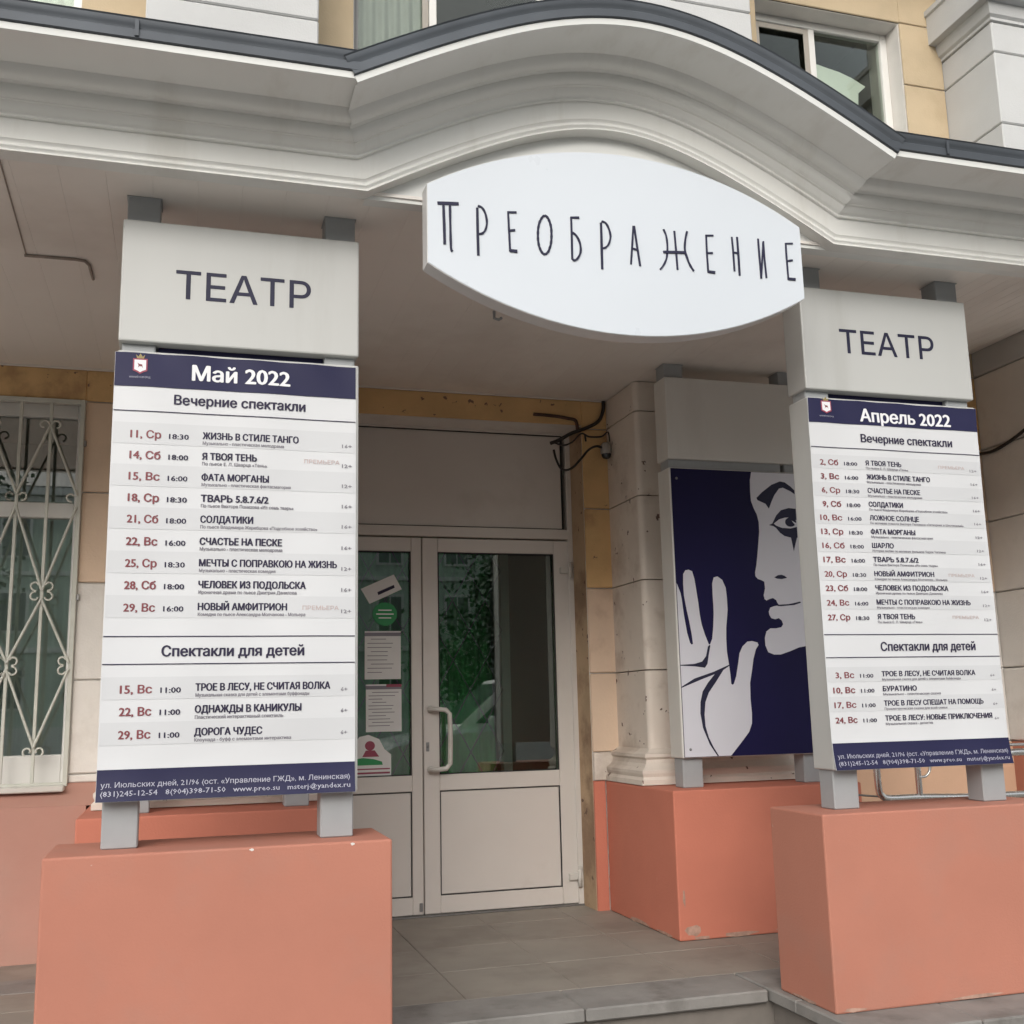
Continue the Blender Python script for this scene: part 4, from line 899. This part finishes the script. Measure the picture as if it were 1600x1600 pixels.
rR = [('2, Сб', '18:00', 'Я ТВОЯ ТЕНЬ', .172, 'По пьесе Е. Л. Шварца «Тень»', .205, '12+', 1, .015),
 ('3, Вс', '16:00', 'ЖИЗНЬ В СТИЛЕ ТАНГО', .308, md, .262, '16+', 0, .015),
 ('6, Ср', '18:30', 'СЧАСТЬЕ НА ПЕСКЕ', .254, md, .262, '16+', 0, .015),
 ('9, Сб', '18:00', 'СОЛДАТИКИ', .164, 'По пьесе Владимира Жеребцова «Подсобное хозяйство»', .380, '16+', 0, .015),
 ('10, Вс', '16:00', 'ЛОЖНОЕ СОЛНЦЕ', .236, 'По мотивам повести Виктора Пелевина «Затворник и Шестипалый»', .455, '16+', 0, 0),
 ('13, Ср', '18:30', 'ФАТА МОРГАНЫ', .212, 'Музыкально - пластическая фантасмагория', .295, '12+', 0, 0),
 ('16, Сб', '18:00', 'ШАРЛО', .102, 'История любви по мотивам фильмов Чарли Чаплина', .350, '12+', 0, 0),
 ('17, Вс', '16:00', 'ТВАРЬ 5.8.7.6/2', .214, 'По пьесе Виктора Понизова «Из семь тварь»', .305, '16+', 0, 0),
 ('20, Ср', '18:30', 'НОВЫЙ АМФИТРИОН', .282, 'Комедия по пьесе Александра Молчанова - Мольера', .345, '12+', 1, 0),
 ('23, Сб', '18:00', 'ЧЕЛОВЕК ИЗ ПОДОЛЬСКА', .345, 'Ироничная драма по пьесе Дмитрия Данилова', .315, '16+', 0, 0),
 ('24, Вс', '16:00', 'МЕЧТЫ С ПОПРАВКОЮ НА ЖИЗНЬ', .450, 'Музыкально - пластическая комедия', .245, '12+', 0, 0),
 ('27, Ср', '18:30', 'Я ТВОЯ ТЕНЬ', .172, 'По пьесе Е. Л. Шварца «Тень»', .205, '12+', 1, 0)]
kR = [('3, Вс', '11:00', 'ТРОЕ В ЛЕСУ, НЕ СЧИТАЯ ВОЛКА', .440, 'Музыкальная сказка для детей с элементами буффонады', .368, '6+', 0, .015),
 ('10, Вс', '11:00', 'БУРАТИНО', .152, 'Музыкально - пластическая сказка', .265, '6+', 0, 0),
 ('17, Вс', '11:00', 'ТРОЕ В ЛЕСУ СПЕШАТ НА ПОМОЩЬ', .465, 'Приключенческая сказка для всей семьи', .290, '6+', 0, 0),
 ('24, Вс', '11:00', 'ТРОЕ В ЛЕСУ: НОВЫЕ ПРИКЛЮЧЕНИЯ', .500, 'Музыкальная сказка - детектив', .215, '6+', 0, 0)]
zR = [2.070, 2.012, 1.955, 1.898, 1.842, 1.785, 1.728, 1.671, 1.613, 1.556, 1.498, 1.440]
zkR = [1.213, 1.155, 1.098, 1.040]
strR = [(z - .029, z + .029) for z in zR[0::2]] + [(z - .029, z + .029) for z in zkR[0::2]]
banner(2.409, 3.231, yfR, 'April 2022 repertoire banner on the front right stand', 'Апрель 2022', 2.652, 3.093, (2.648, 3.093), (2.665, 3.113), (2.232, .950),
       rR, kR, zR, zkR, (2.434, 2.532, 2.560, 2.620, 2.660, 3.172, 3.015, 3.145), 2, dict(stripes=strR, at=(2.492, 2.300), cap=.0225), (2.425, 3.215))
bpy.data.objects.remove(_to)

# ================================================================ OVAL SIGN
OS = thing('oval_sign', (1.498, 3.5, 2.42), 'white lens-shaped theatre sign with thin navy letters hung under the arch', 'sign')
def lens(k=0.0):
    hx = .735 - k; e = .146 - k; mzz = .350 - k; pts = []
    # circular arc through (+-hx, e) and (0, m)
    s = mzz - e; Rr = (hx * hx + s * s) / (2 * s); czz = mzz - Rr; a0 = math.asin(hx / Rr)
    top = [(1.498 + Rr * math.sin(-a0 + 2 * a0 * i / 40), 2.770 + czz + Rr * math.cos(-a0 + 2 * a0 * i / 40)) for i in range(41)]
    bot = [(p[0], 2 * 2.770 - p[1]) for p in top[::-1]]
    return top + bot
MB().prism(lens(), 3.463, 3.536).build('sign_case', M['signs'], OS)
MB().prism(lens(.002), 3.4600, 3.4625).build('sign_face', M['signw'], OS)
for xx in (1.0, 2.0): MB().box(xx, xx + .04, 3.5362, 3.605, 2.93, 2.97, .003).build('wall_bracket', M['post'], OS)
for strokes in SIGN:
    mb = MB(); ok = 0
    for si, (pts, wd) in enumerate(strokes):
        P_ = [Vector((p[0], p[1])) for p in pts]
        # resample with Catmull-Rom
        Q = []
        if len(P_) > 3:
            ext = [P_[0]] + P_ + [P_[-1]]
            for i in range(1, len(ext) - 2):
                for q in range(4):
                    tt = q / 4; a, b, c, d = ext[i - 1], ext[i], ext[i + 1], ext[i + 2]
                    Q.append(.5 * ((2 * b) + (c - a) * tt + (2 * a - 5 * b + 4 * c - d) * tt * tt + (3 * b - a - 3 * c + d) * tt ** 3))
            Q.append(P_[-1])
        else: Q = P_
        Lf = []; Rg = []
        for i, p in enumerate(Q):
            a = Q[max(0, i - 1)]; b = Q[min(len(Q) - 1, i + 1)]; d = (b - a)
            if d.length < 1e-6: d = Vector((0, 1))
            d.normalize(); nn = Vector((-d.y, d.x)); hw = wd * .5 * (1.0 + .12 * math.sin(i * 1.3))
            Lf.append(p + nn * hw); Rg.append(p - nn * hw)
        y0_, y1_ = 3.4585 - .0006 * si - .0015, 3.4598
        n = len(Q); vs = [(p.x, y0_, p.y) for p in Lf] + [(p.x, y0_, p.y) for p in Rg] + [(p.x, y1_, p.y) for p in Lf] + [(p.x, y1_, p.y) for p in Rg]
        fs = []
        for i in range(n - 1):
            fs += [(i, i + 1, n + i + 1, n + i), (i, 2 * n + i, 2 * n + i + 1, i + 1), (n + i, n + i + 1, 3 * n + i + 1, 3 * n + i)]
        fs += [(0, n, 3 * n, 2 * n), (n - 1, 3 * n - 1, 4 * n - 1, 2 * n - 1)]
        mb.add(vs, fs)
    mb.build('letter', M['lettering'], OS, True)

# ================================================================ CCTV, CABLES, HANDRAIL
cc = thing('security_camera', (2.372, 5.86, 2.60), 'small grey dome camera on the wall corner above the door', 'camera')
MB().lathe([(0, .06), (.020, .058), (.030, .045), (.034, .02), (.034, -.004), (.030, -.01), (0, -.01)], (2.362, 5.862, 2.59), 'Z', 20).box(2.35, 2.378, 5.87, 5.919, 2.61, 2.65, .004).build('housing', M['camw'], cc)
MB().lathe([(.029, -.0101), (.027, -.024), (.018, -.036), (0, -.041)], (2.362, 5.862, 2.59), 'Z', 20).build('dark_dome', M['carglass'], cc)
def cab(pts, r, label, mt='cable', n=6):
    t = tag(MB().tube(pts, r, n).build('cable', M[mt]), label, 'cable', None)
    return t
def smoothpts(P_, k=5):
    P_ = [Vector(p) for p in P_]; ext = [P_[0]] + P_ + [P_[-1]]; Q = []
    for i in range(1, len(ext) - 2):
        for q in range(k):
            tt = q / k; a, b, c, d = ext[i - 1], ext[i], ext[i + 1], ext[i + 2]
            Q.append(.5 * ((2 * b) + (c - a) * tt + (2 * a - 5 * b + 4 * c - d) * tt * tt + (3 * b - a - 3 * c + d) * tt ** 3))
    return Q + [P_[-1]]
cab(smoothpts([(2.050, 5.905, 2.60), (2.052, 5.88, 2.545), (2.072, 5.86, 2.485), (2.105, 5.85, 2.470), (2.15, 5.85, 2.492), (2.20, 5.85, 2.545), (2.25, 5.85, 2.600), (2.30, 5.85, 2.622), (2.345, 5.858, 2.612)]), .0075, 'thick black cable hanging in a loop from the wall to the dome camera')
cab(smoothpts([(2.372, 5.905, 2.915), (2.368, 5.90, 2.86), (2.335, 5.895, 2.79), (2.26, 5.895, 2.745), (2.16, 5.895, 2.705), (2.09, 5.90, 2.665), (2.03, 5.905, 2.640)]), .011, 'dark cable bundle running down from the soffit corner over the door')
cab(smoothpts([(2.04, 5.905, 2.652), (2.10, 5.89, 2.628), (2.16, 5.89, 2.65), (2.22, 5.89, 2.705), (2.27, 5.895, 2.69), (2.35, 5.895, 2.695), (2.385, 5.88, 2.72), (2.392, 5.87, 2.66)]), .0055, 'thin dark cable twisted round the bundle above the door')
cab(smoothpts([(1.93, 5.905, 2.812), (2.06, 5.90, 2.806), (2.14, 5.895, 2.795), (2.19, 5.895, 2.782), (2.20, 5.90, 2.72)]), .010, 'rusty brown conduit on the yellow band over the door', 'brown')
cab(smoothpts([(2.245, 5.895, 2.70), (2.248, 5.893, 2.66)]), .006, 'short cable stub hanging above the door hinge side')
cab(smoothpts([(5.06, 5.905, 2.715), (5.075, 5.80, 2.712), (5.075, 5.66, 2.735), (5.075, 5.52, 2.775), (5.075, 5.43, 2.81)]), .011, 'black cable sagging along the side wall at the right edge')
hr = thing('handrail', (3.6, 4.6, 0), 'stainless steel handrail with rounded ends behind the right pedestal', 'handrail')
ry = 4.6
MB().tube(smoothpts([(3.50, ry, .955), (3.30, ry, .955), (3.20, ry, .95), (3.173, ry, .92), (3.170, ry, .80), (3.172, ry, .70), (3.185, ry, .668), (3.225, ry, .652), (3.40, ry, .650), (3.70, ry, .640), (4.3, ry, .640)], 4), .0165, 12).build('looped_rail', M['chrome'], hr)
MB().tube([(3.397, ry + .0, 0.001), (3.397, ry, .94)], .015, 12).build('rail_post', M['chrome'], hr)
MB().tube(smoothpts([(3.397, ry - .01, .745), (3.43, ry - .012, .748), (3.455, ry - .012, .775), (3.457, ry - .012, .82)], 4), .0065, 8).build('rail_hook', M['chrome'], hr)
MB().tube([(3.06, ry + .1, .672), (3.20, ry, .660)], .005, 6).build('tie_rod', M['screw'], hr)
MB().tube(smoothpts([(3.905, ry, .815), (3.93, ry, .836), (3.97, ry, .842), (4.10, ry, .842), (4.6, ry, .842)], 4), .0175, 12).build('upper_rail', M['chrome'], hr)
MB().tube([(3.93, ry + .08, .875), (4.6, ry + .08, .875)], .008, 8).build('upper_rail', M['chrome'], hr)
MB().tube([(4.45, ry, .001), (4.45, ry, .83)], .015, 12).build('rail_post', M['chrome'], hr)

# ================================================================ ACROSS THE STREET (seen in the glass)
ob = thing('street_building', (2, -37, GZ), 'long pale green three storey building across the street, seen only in reflections', 'building')
oy = -36.0
MB().box(-34, 44, oy - 10, oy, GZ - .14, 10.2).build('wall', M['opp'], ob)
MB().box(-34.3, 44.3, oy - 10.3, oy + .45, 10.2, 10.55, .03).box(-34.15, 44.15, oy, oy + .22, 9.95, 10.198, .02).box(-34.05, 44.05, oy + .001, oy + .12, 6.9, 7.1, .02).box(-34.05, 44.05, oy + .001, oy + .15, 3.75, 3.98, .02).box(-34.05, 44.05, oy + .001, oy + .12, -.4, .8, .02).build('cornice', M['opp_trim'], ob)
MB().prism([(oy - 10.4, 10.56), (oy + .5, 10.56), (oy - 5, 12.6)], -34.3, 44.3, 'X').build('roof', M['opp_roof'], ob)
w0 = MB().box(-.62, .62, oy + .002, oy + .06, 0, 1.75, .01).build('window', M['opp_trim'], ob)
p0 = MB().box(-.5, -.03, oy + .061, oy + .066, .12, 1.63).box(.03, .5, oy + .061, oy + .066, .12, 1.63).build('pane', M['opp_glass'], w0)
first = True
for j, z in enumerate((1.45, 4.55, 7.6)):
    for i in range(24):
        X = -31.5 + i * 3.1
        if first: o = w0; first = False
        else: o = copy_tree(w0, ob)
        o.location = (X, 0, z)
# parked light-coloured car by the kerb
def car_build(x, y, label):
    t = thing('parked_car', (x, y, GZ - .14), label, 'car'); zb = GZ - .14
    body = [(0, .38), (.02, .62), (.12, .80), (.35, .93), (.9, 1.02), (1.25, 1.06), (3.9, 1.10), (4.45, 1.08), (4.55, .95), (4.58, .5), (4.5, .32), (3.95, .28), (3.9, .5), (3.7, .66), (3.45, .66), (3.25, .5), (3.2, .28), (1.25, .28), (1.2, .5), (1.0, .66), (.75, .66), (.55, .5), (.5, .28), (.1, .28)]
    mb = MB(); bm = bmesh.new()
    rows_ = []
    for (yy, ins) in ((-.90, .04), (-.84, 0), (.84, 0), (.90, .04)):
        rows_.append([bm.verts.new((x + px, y + yy, zb + pz - (ins if pz > .9 else 0))) for px, pz in body])
    n = len(body)
    for a, b in zip(rows_[:-1], rows_[1:]):
        for i in range(n): bm.faces.new((a[i], a[(i + 1) % n], b[(i + 1) % n], b[i]))
    bm.faces.new(rows_[0][::-1]); bm.faces.new(rows_[-1])
    bmesh.ops.recalc_face_normals(bm, faces=bm.faces)
    bm.verts.index_update(); mb.add([v.co[:] for v in bm.verts], [[v.index for v in f.verts] for f in bm.faces]); bm.free()
    mb.build('body', M['car'], t, True)
    cabp = [(1.15, 1.05), (1.95, 1.62), (2.3, 1.68), (3.6, 1.66), (4.05, 1.5), (4.42, 1.07)]
    mb = MB(); vs = []; n = len(cabp)
    for s_ in (-1, 1):
        for px, pz in cabp: vs.append((x + px, y + s_ * (.80 - (pz - 1.05) * .28), zb + pz))
    fs = [list(range(n))[::-1], [n + i for i in range(n)]] + [(i, i + 1, n + i + 1, n + i) for i in range(n - 1)]
    mb.add(vs, fs); mb.build('cabin', M['car'], t, True)
    gl_ = MB()
    def q(px, pz, s_, e=.006): return (x + px, y + s_ * (.80 + e - (pz - 1.05) * .28), zb + pz)
    for s_ in (-1, 1):
        gl_.add([q(1.42, 1.12, s_), q(2.45, 1.12, s_), q(2.45, 1.58, s_), q(2.02, 1.56, s_)], [(0, 1, 2, 3)])
        gl_.add([q(2.52, 1.12, s_), q(3.55, 1.12, s_), q(3.55, 1.58, s_), q(2.52, 1.59, s_)], [(0, 1, 2, 3)])
        gl_.add([q(3.62, 1.12, s_), q(4.2, 1.12, s_), q(3.98, 1.46, s_), q(3.62, 1.57, s_)], [(0, 1, 2, 3)])
    gl_.add([(x + 1.235, y - .72, zb + 1.12), (x + 1.235, y + .72, zb + 1.12), (x + 1.87, y + .60, zb + 1.575), (x + 1.87, y - .60, zb + 1.575)], [(0, 1, 2, 3)])
    gl_.build('side_glass', M['carglass'], t)
    for (wx, s_) in ((.87, -1), (.87, 1), (3.57, -1), (3.57, 1)):
        ws = MB().lathe([(.20, -.1), (.31, -.1), (.33, -.07), (.33, .07), (.31, .1), (.20, .1)], (x + wx, y + s_ * .80, zb + .33), 'Y', 28).build('wheel', M['rubber'], t)
        MB().lathe([(0, -.06), (.05, -.08), (.19, -.07), (.20, -.09), (.20, .09), (.19, .07), (.05, .08), (0, .06)], (x + wx, y + s_ * .80, zb + .33), 'Y', 28).build('rim', M['alloy'], ws)
    for s_ in (-1, 1):
        MB().box(x - .01, x + .28, y + s_ * .68 - .17, y + s_ * .68 + .17, zb + .64, zb + .80, .03).build('headlight', M['lamp'], t)
        MB().box(x + 4.40, x + 4.59, y + s_ * .74 - .12, y + s_ * .74 + .12, zb + .72, zb + .98, .03).build('tail_light', M['redlamp'], t)
        MB().box(x + 1.55, x + 1.72, y + s_ * .99 - .08, y + s_ * .99 + .08, zb + 1.06, zb + 1.2, .03).build('door_mirror', M['car'], t)
    MB().box(x - .02, x + .05, y - .45, y + .45, zb + .42, zb + .60, .02).build('grille', M['rubber'], t)
    return t
cr_ = car_build(2.35, -3.2, 'white parked car at the kerb across from the porch'); cr_.scale = (1.06, 1.05, 1.22)
# birch by the opposite pavement
def tree(x, y, h, label, seed):
    r = random.Random(seed); t = thing('street_tree', (x, y, GZ - .14), label, 'tree', 'birches along the far side of the street')
    z0 = GZ - .14
    mb = MB(); pts = [(x + .1 * math.sin(i * .9), y + .08 * math.cos(i), z0 + h * .85 * i / 9) for i in range(10)]
    mb.tube(pts, [.17 * (1 - .085 * i) for i in range(10)], 10)
    ends = []
    for i in range(16):
        k = 3 + i % 6; p = Vector(pts[k]); a = r.uniform(0, 6.28); l = r.uniform(.9, 1.9)
        e = p + Vector((math.cos(a) * l, math.sin(a) * l, l * .7)); mb.tube([p, (p + e) / 2 + Vector((0, 0, .15)), e], [.05, .03, .012], 6); ends += [e, (p + e) / 2]
    mb.build('trunk', M['bark'], t)
    lv = MB()
    for i in range(7000):
        c = r.choice(ends) + Vector((r.gauss(0, .42), r.gauss(0, .42), r.gauss(0, .45)))
        a = Vector((r.uniform(-1, 1), r.uniform(-1, 1), r.uniform(-1, 1))).normalized() * .075; b = a.cross(Vector((r.uniform(-1, 1), r.uniform(-1, 1), 1))).normalized() * .055
        lv.add([c - a, c + b, c + a, c - b], [(0, 1, 2, 3)])
    lv.build('crown', M['leaf'], t)
tree(7.0, -11.5, 5.6, 'birch with young leaves across the street, right of the white car', 5)
tree(-5.5, -13.0, 7.5, 'birch with young leaves across the street, far to the left', 9)
print('objects', len(bpy.data.objects))
